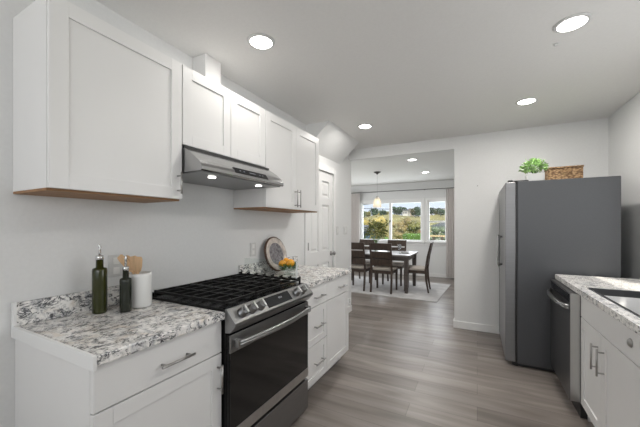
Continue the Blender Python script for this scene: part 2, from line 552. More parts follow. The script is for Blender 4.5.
# six-panel door in the left wall
def six_panel_door():
    d = MB()
    x1, x0 = WL-0.012, WL-0.047
    ya, yb, za, zb = DY0+0.004, DY1-0.004, 0.01, DH-0.004
    W = yb-ya
    st = 0.105
    cm = 0.5*(ya+yb)
    rails = [(za, za+0.20), (0.86, 1.02), (1.62, 1.72), (zb-0.12, zb)]
    d.box(x0, x1, ya, ya+st, za, zb).box(x0, x1, yb-st, yb, za, zb)
    for a, b in rails:
        d.box(x0, x1, ya+st, yb-st, a, b)
    for (a, b), (c, e) in zip(rails, rails[1:]):
        d.box(x0, x1, cm-0.05, cm+0.05, b, c)
        for y0, y1 in ((ya+st, cm-0.05), (cm+0.05, yb-st)):
            d.box(x0+0.008, x1-0.018, y0, y1, b, c)
            i = 0.022
            d.hexa([(x1-0.018, y0+i, b+i), (x1-0.018, y1-i, b+i), (x1-0.018, y1-i, c-i), (x1-0.018, y0+i, c-i)][::-1],
                   [(x1-0.003, y0+i*2, b+i*2), (x1-0.003, y1-i*2, b+i*2), (x1-0.003, y1-i*2, c-i*2), (x1-0.003, y0+i*2, c-i*2)][::-1])
    o = struct(d.build('door_1', 'trim'))
    c = MB()
    t = 0.06
    c.box(WL, WL+0.016, DY0-t, DY0, 0, DH+t).box(WL, WL+0.016, DY1, DY1+t, 0, DH+t).box(WL, WL+0.016, DY0, DY1, DH, DH+0.085)
    c.build('door_casing', 'trim', o, bevel=0.004)
    k = MB()
    ky, kz = DY1-0.055, 0.97
    k.lathe([(0.032, 0), (0.032, 0.006), (0.012, 0.012), (0.011, 0.03), (0.022, 0.038), (0.028, 0.05), (0.024, 0.064), (0, 0.068)], (x1, ky, kz), 20, (1, 0, 0))
    k.build('door_knob', 'nickel', o)
    for z in (1.10, 1.86, 0.25):
        MB().box(x1-0.002, WL+0.020, DY0-0.006, DY0+0.012, z-0.045, z+0.045).build('hinge', 'nickel', o)
    return o
six_panel_door()

# wall plates
def wall_plate(name, label, y, z, wdt, toggles, cat):
    t = thing(name, label, cat, (WL, y, z-0.06))
    MB().box(WL, WL+0.007, y-wdt/2, y+wdt/2, z-0.06, z+0.06).build('cover_plate', 'plate', t, bevel=0.002)
    for ty in toggles:
        if cat == 'outlet':
            for dz in (-0.027, 0.027):
                MB().box(WL+0.007, WL+0.010, y+ty-0.017, y+ty+0.017, z+dz-0.019, z+dz+0.019).build('socket', 'white', t, bevel=0.003)
        else:
            MB().box(WL+0.007, WL+0.013, y+ty-0.016, y+ty+0.016, z-0.034, z+0.034).build('rocker', 'white', t, bevel=0.002)
    return t
wall_plate('light_switch', 'white single rocker switch plate on wall next to the panelled door', 3.895, 1.275, 0.075, [0], 'light switch')
wall_plate('light_switch', 'wider white double switch plate nearest the dining opening', 4.195, 1.275, 0.12, [-0.025, 0.025], 'light switch')
wall_plate('wall_outlet', 'white outlet plate on wall behind the oil bottles and utensil crock', 0.945, 1.125, 0.075, [0], 'outlet')
wall_plate('wall_outlet', 'white outlet plate on wall left of the round platter', 2.085, 1.135, 0.075, [0], 'outlet')

# ------------------------------------------------------------------ cabinets
def shaker(x, sgn, y0, y1, z0, z1, stile=0.058, th=0.02, lip=0.007):
    """five-piece door in the plane x, facing sgn along x"""
    m = MB()
    xa, xb = sorted((x-sgn*th, x))
    def bx(ya, yb, za, zb, d=0.0):
        a, b = sorted((x-sgn*th, x-sgn*d))
        m.box(a, b, ya, yb, za, zb)
    bx(y0, y0+stile, z0, z1)
    bx(y1-stile, y1, z0, z1)
    bx(y0+stile, y1-stile, z0, z0+stile)
    bx(y0+stile, y1-stile, z1-stile, z1)
    bx(y0+stile, y1-stile, z0+stile, z1-stile, lip)
    return m
def slab(x, sgn, y0, y1, z0, z1, th=0.02):
    a, b = sorted((x-sgn*th, x))
    return MB().box(a, b, y0, y1, z0, z1)
def bar_pull(x, sgn, yc, zc, L, vertical, r=0.0055, stand=0.032):
    m = MB()
    xo = x+sgn*stand
    h = L/2
    if vertical:
        m.tube([(xo, yc, zc-h), (xo, yc, zc+h)], r, 10)
        for s in (-1, 1):
            m.tube([(x, yc, zc+s*(h-0.018)), (xo, yc, zc+s*(h-0.018))], r*0.85, 8)
    else:
        m.tube([(xo, yc-h, zc), (xo, yc+h, zc)], r, 10)
        for s in (-1, 1):
            m.tube([(x, yc+s*(h-0.018), zc), (xo, yc+s*(h-0.018), zc)], r*0.85, 8)
    return m

UF, ZB, ZTOP = -1.436, 1.486, 2.235      # upper cabinets: door face, bottom, top
def upper_cabinet(label, y0, y1, z0, z1, doors, pulls, raw=True):
    t = thing('wall_cabinet', label, 'cabinet', (WL, 0.5*(y0+y1), z0), 'white wall cabinets above the left counter')
    MB().box(WL+0.001, UF-0.021, y0, y1, z0+0.004, z1).build('body', 'cab', t, bevel=0.001)
    if raw:
        b = MB().box(WL+0.001, UF-0.022, y0+0.001, y1-0.001, z0-0.006, z0+0.004).build('underside', 'rawwood', t)
        b['label'] = 'bare brown wood underside'
    for (a, b), pl in zip(doors, pulls):
        d = shaker(UF, 1, a, b, z0+0.004, z1-0.001, 0.062).build('door', 'cab', t, bevel=0.0012)
        if pl:
            bar_pull(UF, 1, pl[0], pl[1], pl[2], True, 0.005).build('bar_pull', 'nickel', d)
    return t
upper_cabinet('large single-door white wall cabinet nearest the camera', 0.532, 1.113, ZB, ZTOP, [(0.534, 1.111)], [(1.085, 1.574, 0.115)])
upper_cabinet('short two-door white wall cabinet directly above the range hood', 1.115, 1.848, 1.79, ZTOP, [(1.117, 1.480), (1.483, 1.846)], [None, None], False)
upper_cabinet('tall two-door white wall cabinet beyond the range hood', 1.850, 2.725, ZB, ZTOP, [(1.852, 2.286), (2.289, 2.723)], [(2.262, 1.585, 0.155), (2.313, 1.585, 0.155)])
# boxed duct chase between hood cabinet and ceiling
tag(MB().box(WL, WL+0.125, 1.452, 1.592, ZTOP+0.001, CZ-0.001).build('duct_cover', 'cab', bevel=0.002), 'narrow white boxed duct standing between cabinet top and ceiling', 'duct')

# base cabinets
BF, CF, CH = -1.137, -1.112, 0.914       # base door face, counter edge, counter height
t = thing('base_cabinet', 'white base cabinet with one drawer over one door, left of the range', 'cabinet', (BF-0.3, 0.82, 0), 'white base cabinets')
m = MB().box(WL+0.001, BF-0.021, 0.5385, 1.110, 0.10, 0.874)
m.box(WL+0.001, BF-0.09, 0.5385, 1.110, 0, 0.10)
m.build('body', 'cab', t, bevel=0.001)
MB().box(BF-0.0212, BF-0.0205, 0.545, 1.104, 0.11, 0.866).build('face_shadow_gap', 'reveal', t)
d = slab(BF, 1, 0.539, 1.108, 0.712, 0.868).build('drawer', 'cab', t, bevel=0.002)
bar_pull(BF, 1, 0.845, 0.779, 0.155, False).build('bar_pull', 'nickel', d)
d = shaker(BF, 1, 0.539, 1.108, 0.108, 0.706, 0.062).build('door', 'cab', t, bevel=0.0012)
bar_pull(BF, 1, 1.082, 0.592, 0.14, True).build('bar_pull', 'nickel', d)

t = thing('base_cabinet', 'white base unit of three drawers beside the range, with a door cabinet at its right', 'cabinet', (BF-0.3, 2.35, 0), 'white base cabinets')
t['label'] = 'white base cabinet with three stacked drawers and one door, right of the range'
m = MB().box(WL+0.001, BF-0.021, 1.902, 2.795, 0.10, 0.874)
m.box(WL+0.001, BF-0.09, 1.902, 2.795, 0, 0.10)
m.build('body', 'cab', t, bevel=0.001)
MB().box(BF-0.0212, BF-0.0205, 1.91, 2.785, 0.11, 0.866).build('face_shadow_gap', 'reveal', t)
for z0, z1, sh in ((0.705, 0.868, False), (0.408, 0.699, True), (0.108, 0.402, True)):
    d = (shaker(BF, 1, 1.904, 2.300, z0, z1, 0.05) if sh else slab(BF, 1, 1.904, 2.300, z0, z1)).build('drawer', 'cab', t, bevel=0.0015)
    bar_pull(BF, 1, 2.14, {0.705: 0.776, 0.408: 0.545, 0.108: 0.255}[z0], 0.155, False).build('bar_pull', 'nickel', d)
d = slab(BF, 1, 2.304, 2.792, 0.705, 0.868).build('drawer', 'cab', t, bevel=0.0015)
bar_pull(BF, 1, 2.60, 0.776, 0.155, False).build('bar_pull', 'nickel', d)
shaker(BF, 1, 2.304, 2.792, 0.108, 0.699, 0.06).build('door', 'cab', t, bevel=0.0012)
m = MB().box(BF-0.03, BF+0.018, 2.795, 2.812, 0.575, 0.62).build('safety_latch', 'plate', t, bevel=0.003)
m['label'] = 'small white latch on the cabinet end'

# counters on the left
t = thing('countertop', 'short speckled granite countertop with backsplash left of the range', 'countertop', (WL+0.3, 0.82, 0.875), 'granite countertops')
MB().box(WL+0.001, CF, 0.538, 1.111, 0.876, CH).build('slab', 'granite', t, bevel=0.006)
MB().box(WL+0.001, WL+0.021, 0.538, 1.111, CH, 1.014).build('backsplash', 'granite', t, bevel=0.002)
b = MB().box(WL+0.001, CF+0.002, 0.526, 0.538, 0.866, CH+0.003).box(WL+0.001, WL+0.024, 0.526, 0.538, CH+0.003, 1.017).build('end_trim', 'trim', t, bevel=0.002)
b['label'] = 'white painted end strip'
t = thing('countertop', 'longer speckled granite countertop with backsplash right of the range, fruit bowl on it', 'countertop', (WL+0.3, 2.35, 0.875), 'granite countertops')
MB().box(WL+0.001, CF, 1.901, 2.81, 0.876, CH).build('slab', 'granite', t, bevel=0.006)
MB().box(WL+0.001, WL+0.021, 1.901, 2.81, CH, 1.014).build('backsplash', 'granite', t, bevel=0.002)

# ------------------------------------------------------------------ range
def gas_range():
    y0, y1 = 1.118, 1.894
    t = thing('gas_range', 'slide-in stainless gas range with black cooktop and black oven door', 'stove', (-1.42, 1.506, 0))
    m = MB().box(WL+0.012, -1.115, y0, y1, 0.026, 0.905)
    m.box(WL+0.05, -1.16, y0+0.03, y1-0.03, 0, 0.026)
    m.build('body', 'blackenamel', t, bevel=0.002)
    m = MB().box(WL+0.008, -1.118, y0-0.004, y1+0.004, 0.905, 0.925)
    m.box(WL+0.008, WL+0.04, y0-0.004, y1+0.004, 0.925, 0.94)
    m.build('cooktop', 'blackenamel', t, bevel=0.003)
    # slanted control fascia
    prof = [(-1.118, 0.926), (-1.106, 0.926), (-1.050, 0.862), (-1.050, 0.846), (-1.085, 0.810), (-1.118, 0.806)]
    f = MB().prism(prof, 'y', y0-0.006, y1+0.006).build('control_panel', 'rangesteel', t, bevel=0.002)
    nx, nz = 0.064, 0.056
    L = math.hypot(nx, nz)
    nrm = Vector((nx/L, 0, nz/L))
    tang = Vector((0.056/L, 0, -0.064/L))
    cen = Vector((-1.078, 0, 0.894))
    for ky in (1.190, 1.262, 1.334, 1.715, 1.792):
        c = cen+Vector((0, ky, 0))
        k = MB()
        k.lathe([(0.027, 0), (0.027, 0.006), (0.024, 0.008), (0.023, 0.030), (0.020, 0.034), (0, 0.034)], c, 24, nrm)
        kn = k.build('knob', 'knobsteel', t)
        g = MB()
        a = c+nrm*0.034
        hw, hl, hh = 0.006, 0.022, 0.012
        yv = Vector((0, 1, 0))
        bt = [a+yv*hw*sy+tang*hl*st for sy, st in ((-1, -1), (1, -1), (1, 1), (-1, 1))]
        g.hexa(bt, [p+nrm*hh for p in bt])
        g.build('grip', 'steel', kn, bevel=0.002)
    # glass display
    yv = Vector((0, 1, 0))
    a = cen+nrm*0.0005
    bt = [a+yv*(yy)+tang*tt for yy, tt in ((1.395, -0.034), (1.640, -0.034), (1.640, 0.030), (1.395, 0.030))]
    dsp = MB().hexa(bt, [p+nrm*0.002 for p in bt]).build('display', 'darkscreen', t)
    g = MB()
    for q in ((1.520, 0), (1.531, 0), (1.545, 0)):
        bt = [a+nrm*0.0022+yv*(q[0]+yy)+tang*(tt-0.008) for yy, tt in ((0, -0.007), (0.006, -0.007), (0.006, 0.005), (0, 0.005))]
        g.hexa(bt, [p+nrm*0.0004 for p in bt])
    g.build('clock_digits', 'screen', dsp)
    # oven door
    xf = -1.088
    dr = MB().box(-1.113, xf-0.004, y0, y1, 0.255, 0.798).build('oven_door', 'blackenamel', t, bevel=0.002)
    MB().box(xf-0.010, xf, y0+0.002, y1-0.002, 0.318, 0.705).build('door_glass', 'blackglass', dr)
    MB().box(xf-0.012, xf+0.001, y0, y1, 0.706, 0.796).build('upper_band', 'steel2', dr, bevel=0.002)
    MB().box(xf-0.012, xf+0.001, y0, y1, 0.257, 0.317).build('lower_band', 'steel', dr, bevel=0.002)
    h = MB()
    pts = []
    for i in range(17):
        s = i/16
        yy = y0+0.035+(y1-y0-0.07)*s
        pts.append((xf+0.028+0.032*math.sin(PI*s), yy, 0.752))
    for dz in (-0.006, 0.006):
        h.tube([(p[0], p[1], p[2]+dz) for p in pts], 0.0105, 10)
    for yy in (y0+0.035, y1-0.035):
        h.box(xf, xf+0.036, yy-0.014, yy+0.014, 0.733, 0.771)
    h.build('door_handle', 'rangesteel', dr, bevel=0.002)
    MB().box(xf+0.001, xf+0.0018, y1-0.045, y1-0.028, 0.712, 0.724).build('badge', 'plate', dr)
    dw = MB().box(-1.113, xf, y0, y1, 0.028, 0.236).build('storage_drawer', 'steel2', t, bevel=0.003)
    # burners
    for bx, by, r in ((-1.30, 1.26, 0.045), (-1.58, 1.26, 0.036), (-1.30, 1.75, 0.042), (-1.58, 1.75, 0.030), (-1.44, 1.506, 0.05)):
        MB().lathe([(r+0.012, 0.925), (r+0.010, 0.932), (r, 0.934), (r, 0.941), (0, 0.942)], (bx, by, 0), 24).build('burner', 'iron', t)
    # three cast iron grates
    gw = (y1-y0-0.02)/3
    for i in range(3):
        a, b = y0+0.01+gw*i+0.003, y0+0.01+gw*(i+1)-0.003
        x0, x1 = WL+0.055, -1.142
        z0, z1 = 0.944, 0.958
        g = MB()
        s = 0.011
        g.box(x0, x0+s, a, b, z0, z1).box(x1-s, x1, a, b, z0, z1).box(x0+s, x1-s, a, a+s, z0, z1).box(x0+s, x1-s, b-s, b, z0, z1)
        c = 0.5*(a+b)
        g.box(x0+s, x1-s, c-0.005, c+0.005, z0, z1+0.003)
        for k in range(1, 7):
            xx = x0+(x1-x0)*k/7
            g.box(xx-0.005, xx+0.005, a+s, b-s, z0, z1+0.003)
        for k in range(0, 8):       # raised finger ends along the outer sides
            xx = x0+0.006+(x1-x0-0.012)*k/7
            if i == 2:
                g.box(xx-0.006, xx+0.006, b-0.010, b, z1, z1+0.016)
                g.box(xx-0.006, xx+0.006, b-0.030, b-0.010, z1+0.002, z1+0.012)
            if i == 0:
                g.box(xx-0.006, xx+0.006, a, a+0.010, z1, z1+0.003)
        for fx in (x0, x1-s):
            for fy in (a, b-s):
                g.box(fx, fx+s, fy, fy+s, 0.925, z0)
        g.build('grate', 'iron', t, bevel=0.0015, seg=1)
    return t
gas_range()

# ------------------------------------------------------------------ range hood
def range_hood():
    y0, y1 = 1.120, 1.880
    t = thing('range_hood', 'stainless under-cabinet range hood with curved front above the stove', 'range hood', (-1.5, 1.5, 1.63))
    prof = [(WL+0.001, 1.640), (-1.30, 1.640), (-1.292, 1.646), (-1.292, 1.664), (-1.302, 1.682), (-1.322, 1.702), (-1.352, 1.726), (-1.392, 1.753), (-1.436, 1.780), (WL+0.001, 1.786)]
    MB().prism(prof, 'y', y0, y1).build('canopy', 'hoodsteel', t, bevel=0.002)
    MB().box(WL+0.02, -1.315, y0+0.015, y1-0.015, 1.634, 1.640).build('filter', 'steel2', t)
    # dark trim line along the cabinet bottom
    MB().box(-1.437, -1.428, y0, y1, 1.772, 1.788).build('top_trim', 'blackplastic', t)
    # control strip on the curved front
    p0, p1 = Vector((-1.2935, 0, 1.664)), Vector((-1.3225, 0, 1.703))
    d = (p1-p0).normalized()
    n = Vector((d.z, 0, -d.x))
    yv = Vector((0, 1, 0))
    def plate(mb, a, b, h0, h1, lift, th):
        q = [p0+n*lift+yv*yy+d*(p1-p0).length*hh for yy, hh in ((a, h0), (b, h0), (b, h1), (a, h1))]
        mb.hexa(q, [v+n*th for v in q])
    m = MB()
    plate(m, 1.375, 1.695, 0.05, 0.92, -0.002, 0.006)
    cs = m.build('control_strip', 'darkscreen', t)
    for a, b in ((1.42, 1.432), (1.455, 1.467), (1.51, 1.57), (1.61, 1.622), (1.64, 1.652)):
        m = MB()
        plate(m, a, b, 0.42, 0.56, 0.004, 0.0006)
        m.build('control_mark', 'screen', cs)
    for yy in (1.285, 1.715):
        l = MB().lathe([(0.022, 1.629), (0.022, 1.634)], (-1.395, yy, 0), 20).build('lamp_lens', 'hoodled', t)
    return t
range_hood()

# ------------------------------------------------------------------ refrigerator
def refrigerator():
    y0, y1 = 3.400, 4.312
    t = thing('refrigerator', 'tall grey refrigerator with stainless doors against the end wall', 'refrigerator', (0.65, 3.856, 0))
    MB().box(0.338, 1.070, y0, y1, 0.035, 1.765).build('body', 'fridge', t, bevel=0.006)
    MB().box(0.30, 1.0, y0+0.03, y1-0.03, 0.008, 0.035).build('base_grille', 'blackplastic', t)
    MB().box(0.325, 0.338, y0+0.008, y1-0.008, 0.05, 1.755).build('door_gasket', 'blackplastic', t)
    ym = 0.5*(y0+y1)
    for a, b, hy in ((y0, ym-0.002, ym-0.05), (ym+0.002, y1, ym+0.05)):
        d = MB().box(0.240, 0.325, a, b, 0.045, 1.760).build('door', 'fridgedoor', t, bevel=0.008, seg=3)
        h = MB()
        h.tube([(0.212, hy, 0.905), (0.207, hy, 0.93), (0.207, hy, 1.22), (0.212, hy, 1.245)], 0.010, 10)
        for z in (0.925, 1.225):
            h.tube([(0.241, hy, z), (0.207, hy, z)], 0.008, 8)
        h.build('door_handle', 'knobsteel', d)
    for yy in (y0+0.055, y1-0.055):
        m = MB().box(0.262, 0.43, yy-0.035, yy+0.035, 1.762, 1.778)
        m.lathe([(0.022, 1.778), (0.022, 1.786), (0, 1.787)], (0.285, yy, 0), 16)
        m.build('hinge_cover', 'blackplastic', t, bevel=0.004)
    for xx in (0.33, 0.98):
        for yy in (y0+0.05, y1-0.05):
            MB().lathe([(0.02, 0), (0.02, 0.02), (0.01, 0.022), (0.01, 0.036)], (xx, yy, 0), 12).build('levelling_foot', 'blackplastic', t)
    return t
refrigerator()

# plant and basket on top of it
def leafy(mb, c, rx, rz, n, length, width, seed, flat=0.3):
    rnd = random.Random(seed)
    for _ in range(n):
        th = rnd.uniform(0, 2*PI)
        ph = math.acos(rnd.uniform(-0.35, 1))
        d = Vector((math.sin(ph)*math.cos(th), math.sin(ph)*math.sin(th), math.cos(ph)))
        k = rnd.uniform(0.45, 1.0)
        p = Vector((c[0]+d.x*rx*k, c[1]+d.y*rx*k, c[2]+d.z*rz*k))
        dd = d+Vector((rnd.uniform(-.8, .8), rnd.uniform(-.8, .8), rnd.uniform(-.6, .5)))
        mb.leaf(p, dd, (rnd.uniform(-1, 1), rnd.uniform(-1, 1), 1), length*rnd.uniform(0.7, 1.2), width*rnd.uniform(0.7, 1.2))
    return mb
PX, PY, PZ = 0.495, 3.60, 1.7655
t = thing('potted_plant', 'small bright green plant in white square pot on the refrigerator', 'plant', (PX, PY, PZ))
m = MB()
a, b = 0.060, 0.068
m.hexa([(PX-a, PY-a, PZ), (PX+a, PY-a, PZ), (PX+a, PY+a, PZ), (PX-a, PY+a, PZ)], [(PX-b, PY-b, PZ+0.085), (PX+b, PY-b, PZ+0.085), (PX+b, PY+b, PZ+0.085), (PX-b, PY+b, PZ+0.085)])
m.build('pot', 'white', t, bevel=0.005)
m = MB()
for i in range(14):
    th = i*2.4
    m.tube([(PX, PY, PZ+0.086), (PX+0.05*math.cos(th), PY+0.05*math.sin(th), PZ+0.13+0.03*math.sin(i*1.7))], 0.002, 5)
m.build('stem', 'herb', t)
m = leafy(MB(), (PX, PY, PZ+0.142), 0.100, 0.080, 330, 0.040, 0.025, 3)
m.build('foliage', 'leaf', t)
BX0, BX1, BY0, BY1, BZ = 0.632, 0.903, 3.73, 3.91, 1.7655
t = thing('storage_basket', 'brown woven basket with cut-out handle beside the plant on the refrigerator', 'basket', (0.5*(BX0+BX1), 3.82, BZ))
m = MB()
hz = 0.155
def slope_box(x0, x1, y0, y1, z0, z1):
    m.box(x0, x1, y0, y1, z0, z1)
k = 0.012
xm = 0.5*(BX0+BX1)
slope_box(BX0, BX1, BY0, BY0+k, BZ, BZ+0.105)
slope_box(BX0, xm-0.045, BY0, BY0+k, BZ+0.105, BZ+hz)
slope_box(xm+0.045, BX1, BY0, BY0+k, BZ+0.105, BZ+hz)
slope_box(xm-0.045, xm+0.045, BY0, BY0+k, BZ+0.13, BZ+hz)
slope_box(BX0, BX1, BY1-k, BY1, BZ, BZ+hz)
slope_box(BX0, BX0+k, BY0+k, BY1-k, BZ, BZ+hz)
slope_box(BX1-k, BX1, BY0+k, BY1-k, BZ, BZ+hz)
slope_box(BX0+k, BX1-k, BY0+k, BY1-k, BZ, BZ+0.012)
m.build('woven_body', 'wicker', t, bevel=0.003)
m = MB()
rimz = BZ+hz
m.tube([(BX0, BY0, rimz), (BX1, BY0, rimz), (BX1, BY1, rimz), (BX0, BY1, rimz), (BX0, BY0, rimz)], 0.009, 8)
m.build('rim', 'wicker', t)
m = MB().tube([(xm-0.045, BY0-0.001, BZ+0.104), (xm+0.045, BY0-0.001, BZ+0.104)], 0.005, 8)
m.build('handle_edge', 'wicker', t)

# ------------------------------------------------------------------ right run: dishwasher, sink cabinet, counter, sink
RF, RC = 0.639, 0.614                     # door face, counter edge
t = thing('dishwasher', 'dark stainless dishwasher with bar handle between refrigerator and sink cabinet', 'dishwasher', (0.9, 3.02, 0))
MB().box(0.64, 1.20, 2.709, 3.335, 0.0, 0.868).build('body', 'blackplastic', t)
d = MB().box(0.583, 0.638, 2.709, 3.335, 0.105, 0.868).build('door', 'dwfront', t, bevel=0.004)
MB().box(0.584, 0.637, 2.7065, 2.709, 0.108, 0.866).build('edge_panel', 'steel', d)
m = MB().box(0.5815, 0.5832, 2.72, 3.32, 0.80, 0.855).build('control_strip', 'darkscreen', d)
m = MB()
pts = [(0.583-0.045*math.sin(PI*min(1, max(0, s)))**0.35, 2.715+0.605*s, 0.765) for s in [i/20 for i in range(21)]]
for dz in (-0.007, 0.007):
    m.tube([(p[0], p[1], p[2]+dz) for p in pts], 0.011, 10)
m.build('door_handle', 'steel2', d)
MB().box(0.66, 0.70, 2.712, 3.33, 0.0, 0.10).build('toe_plate', 'blackplastic', t)

def right_base(label, y0, y1, doors, top, pulls):
    t = thing('base_cabinet', label, 'cabinet', (0.95, 0.5*(y0+y1), 0), 'white base cabinets')
    m = MB().box(RF+0.021, RF+0.038, y0, y1, 0.10, 0.874).box(RF+0.038, WR-0.002, y0, y0+0.016, 0.0, 0.874).box(RF+0.038, WR-0.002, y1-0.016, y1, 0.0, 0.874)
    m.box(RF+0.09, RF+0.105, y0+0.016, y1-0.016, 0, 0.10).box(RF+0.038, WR-0.002, y0+0.016, y1-0.016, 0.10, 0.116)
    m.build('body', 'cab', t)
    MB().box(RF+0.0205, RF+0.0212, y0+0.008, y1-0.008, 0.11, 0.866).build('face_shadow_gap', 'reveal', t)
    return t
t = right_base('white sink base cabinet with two doors beside the dishwasher', 1.838, 2.700, 0, 0, 0)
p = slab(RF, -1, 1.841, 2.698, 0.715, 0.868).build('false_drawer_front', 'cab', t, bevel=0.0015)
m = MB().lathe([(0.021, 0), (0.021, 0.004), (0.015, 0.010), (0, 0.012)], (RF, 1.925, 0.795), 20, (-1, 0, 0)).build('round_cap', 'nickel', p)
m['label'] = 'round metal cap'
for a, b, py in ((1.841, 2.309, 2.262), (2.313, 2.698, 2.360)):
    d = shaker(RF, -1, a, b, 0.108, 0.709, 0.062).build('door', 'cab', t, bevel=0.0012)
    bar_pull(RF, -1, py, 0.56, 0.155, True).build('bar_pull', 'nickel', d)
t = right_base('white base cabinet cut off by the right edge of the photo', 1.25, 1.836, 0, 0, 0)
slab(RF, -1, 1.253, 1.834, 0.715, 0.868).build('drawer', 'cab', t, bevel=0.0015)
shaker(RF, -1, 1.253, 1.834, 0.108, 0.709, 0.062).build('door', 'cab', t, bevel=0.0012)

SX0, SX1, SY0, SY1 = 0.684, 1.105, 1.915, 2.690
t = thing('countertop', 'speckled granite countertop around the sink, beside the refrigerator', 'countertop', (0.95, 2.3, 0.875), 'granite countertops')
m = MB()
yA, yB = 1.25, 3.345
m.box(RC, SX0, yA, yB, 0.876, CH).box(SX1, WR-0.001, yA, yB, 0.876, CH).box(SX0, SX1, yA, SY0, 0.876, CH).box(SX0, SX1, SY1, yB, 0.876, CH)
bmesh.ops.remove_doubles(m.bm, verts=m.bm.verts[:], dist=0.0001)
m.build('slab', 'granite2', t)
t = thing('kitchen_sink', 'stainless steel sink set into the right-hand countertop', 'sink', (0.9, 2.3, 0.70))
m = MB()
w = 0.004
zb = 0.71
m.box(SX0+0.001, SX0+w, SY0+0.001, SY1-0.001, zb, CH+0.002).box(SX1-w, SX1-0.001, SY0+0.001, SY1-0.001, zb, CH+0.002)
m.box(SX0+w, SX1-w, SY0+0.001, SY0+w, zb, CH+0.002).box(SX0+w, SX1-w, SY1-w, SY1-0.001, zb, CH+0.002)
m.box(SX0+0.001, SX1-0.001, SY0+0.001, SY1-0.001, zb-0.004, zb)
m.build('basin', 'sink', t)
m = MB()
r = 0.012
m.box(SX0-r, SX0+0.004, SY0-r, SY1+r, CH, CH+0.004).box(SX1-0.004, SX1+r, SY0-r, SY1+r, CH, CH+0.004).box(SX0+0.004, SX1-0.004, SY0-r, SY0+0.004, CH, CH+0.004).box(SX0+0.004, SX1-0.004, SY1-0.004, SY1+r, CH, CH+0.004)
m.build('rim', 'sink', t, bevel=0.0015)
MB().lathe([(0.045, zb), (0.045, zb+0.003), (0.03, zb+0.002), (0, zb+0.001)], (0.9, 2.3, 0), 20).build('drain', 'chrome', t)

# ------------------------------------------------------------------ things on the left counter
def bottle(label, x, y, r, zs, zn, mat, spout, tilt):
    t = thing('oil_bottle', label, 'bottle', (x, y, CH+0.001), 'oil bottles beside the utensil crock')
    z = CH+0.001
    b = MB().lathe([(r*0.92, z), (r, z+0.006), (r, z+zs-0.012), (r*0.93, z+zs-0.003), (r*0.52, z+zs+0.002), (r*0.50, z+zn), (0, z+zn)], (x, y, 0), 28).build('glass_body', mat, t)
    MB().lathe([(r*0.56, z+zn), (r*0.56, z+zn+0.018), (r*0.40, z+zn+0.022), (0, z+zn+0.022)], (x, y, 0), 20).build('collar', 'chrome', t)
    s = MB()
    zt = z+zn+0.022
    s.tube([(x, y, zt), (x, y, zt+spout*0.75), (x+tilt[0]*0.4, y+tilt[1]*0.4, zt+spout), (x+tilt[0], y+tilt[1], zt+spout*1.02)], [0.006, 0.005, 0.004, 0.004], 10)
    s.lathe([(0.008, zt+spout*0.72), (0.008, zt+spout*0.80)], (x, y, 0), 10)
    s.build('pour_spout', 'chrome', t)
    return t
bottle('taller olive-green oil bottle with silver pour spout', -1.652, 0.812, 0.0315, 0.222, 0.262, 'olive', 0.052, (-0.005, -0.004))
bottle('shorter dark glass oil bottle directly in front of the utensil crock', -1.562, 0.885, 0.0265, 0.168, 0.205, 'darkglass', 0.050, (0.001, 0.003))
CX, CY = -1.602, 0.982
t = thing('utensil_crock', 'white cylindrical utensil crock on the left countertop', 'crock', (CX, CY, CH+0.001))
z = CH+0.001
R = 0.0565
MB().lathe([(R-0.004, z), (R, z+0.005), (R, z+0.165), (R-0.003, z+0.178), (R-0.007, z+0.178), (R-0.008, z+0.02), (0, z+0.018)], (CX, CY, 0), 36).build('pot', 'white', t)
def utensil(label, p0, p1, p2, wdt, kind):
    """handle from p0 (in the crock) to p1, blade from p1 to p2"""
    p0, p1, p2 = Vector(p0), Vector(p1), Vector(p2)
    t = thing('wooden_utensil', label, 'utensil', p0, 'wooden utensils in the white crock')
    MB().tube([p0, p1], [0.005, 0.006], 10).build('handle', 'spoonwood', t)
    d = (p2-p1).normalized()
    s = Vector((0.463*0.0+0.886, 0.463, 0)).normalized()
    s = (s-d*s.dot(d)).normalized()
    nn = d.cross(s).normalized()
    m = MB()
    Ln = (p2-p1).length
    out = [(-0.15, 0.10), (0.10, 0.42), (0.35, 0.5), (0.80, 0.5), (0.95, 0.42), (1.0, 0.30)] if kind == 'spatula' else [(-0.15, 0.10), (0.10, 0.25), (0.35, 0.46), (0.6, 0.5), (0.85, 0.36), (1.0, 0.10)]
    poly = [(a, b) for a, b in out]+[(a, -b) for a, b in reversed(out)]
    A = [m.bm.verts.new(p1+d*(a*Ln)+s*(b*wdt)+nn*0.003) for a, b in poly]
    B = [m.bm.verts.new(p1+d*(a*Ln)+s*(b*wdt)-nn*0.003) for a, b in poly]
    fs = [m.bm.faces.new(A), m.bm.faces.new(B[::-1])]
    for i in range(len(poly)):
        j = (i+1) % len(poly)
        fs.append(m.bm.faces.new([A[i], B[i], B[j], A[j]]))
    bmesh.ops.recalc_face_normals(m.bm, faces=fs)
    m.build('blade', 'spoonwood', t, bevel=0.0015)
    return t
zc = CH+0.024
def cp(du, dd, z):       # offset from crock centre across (du) and away from (dd) the camera
    return (CX+0.853*du-0.52*dd*1.0, CY+0.52*du+0.853*dd, z)
utensil('wooden spatula leaning left in the white crock', cp(0.020, 0.0, zc), cp(-0.046, 0.012, CH+0.188), cp(-0.118, 0.018, CH+0.268), 0.038, 'spatula')
utensil('wooden spoon second from left in the white crock', cp(0.026, 0.012, zc), cp(-0.034, 0.030, CH+0.190), cp(-0.090, 0.036, CH+0.268), 0.036, 'spoon')
utensil('broad wooden turner standing near upright in the white crock', cp(0.016, -0.012, zc), cp(-0.018, -0.004, CH+0.188), cp(-0.036, -0.004, CH+0.268), 0.044, 'spatula')
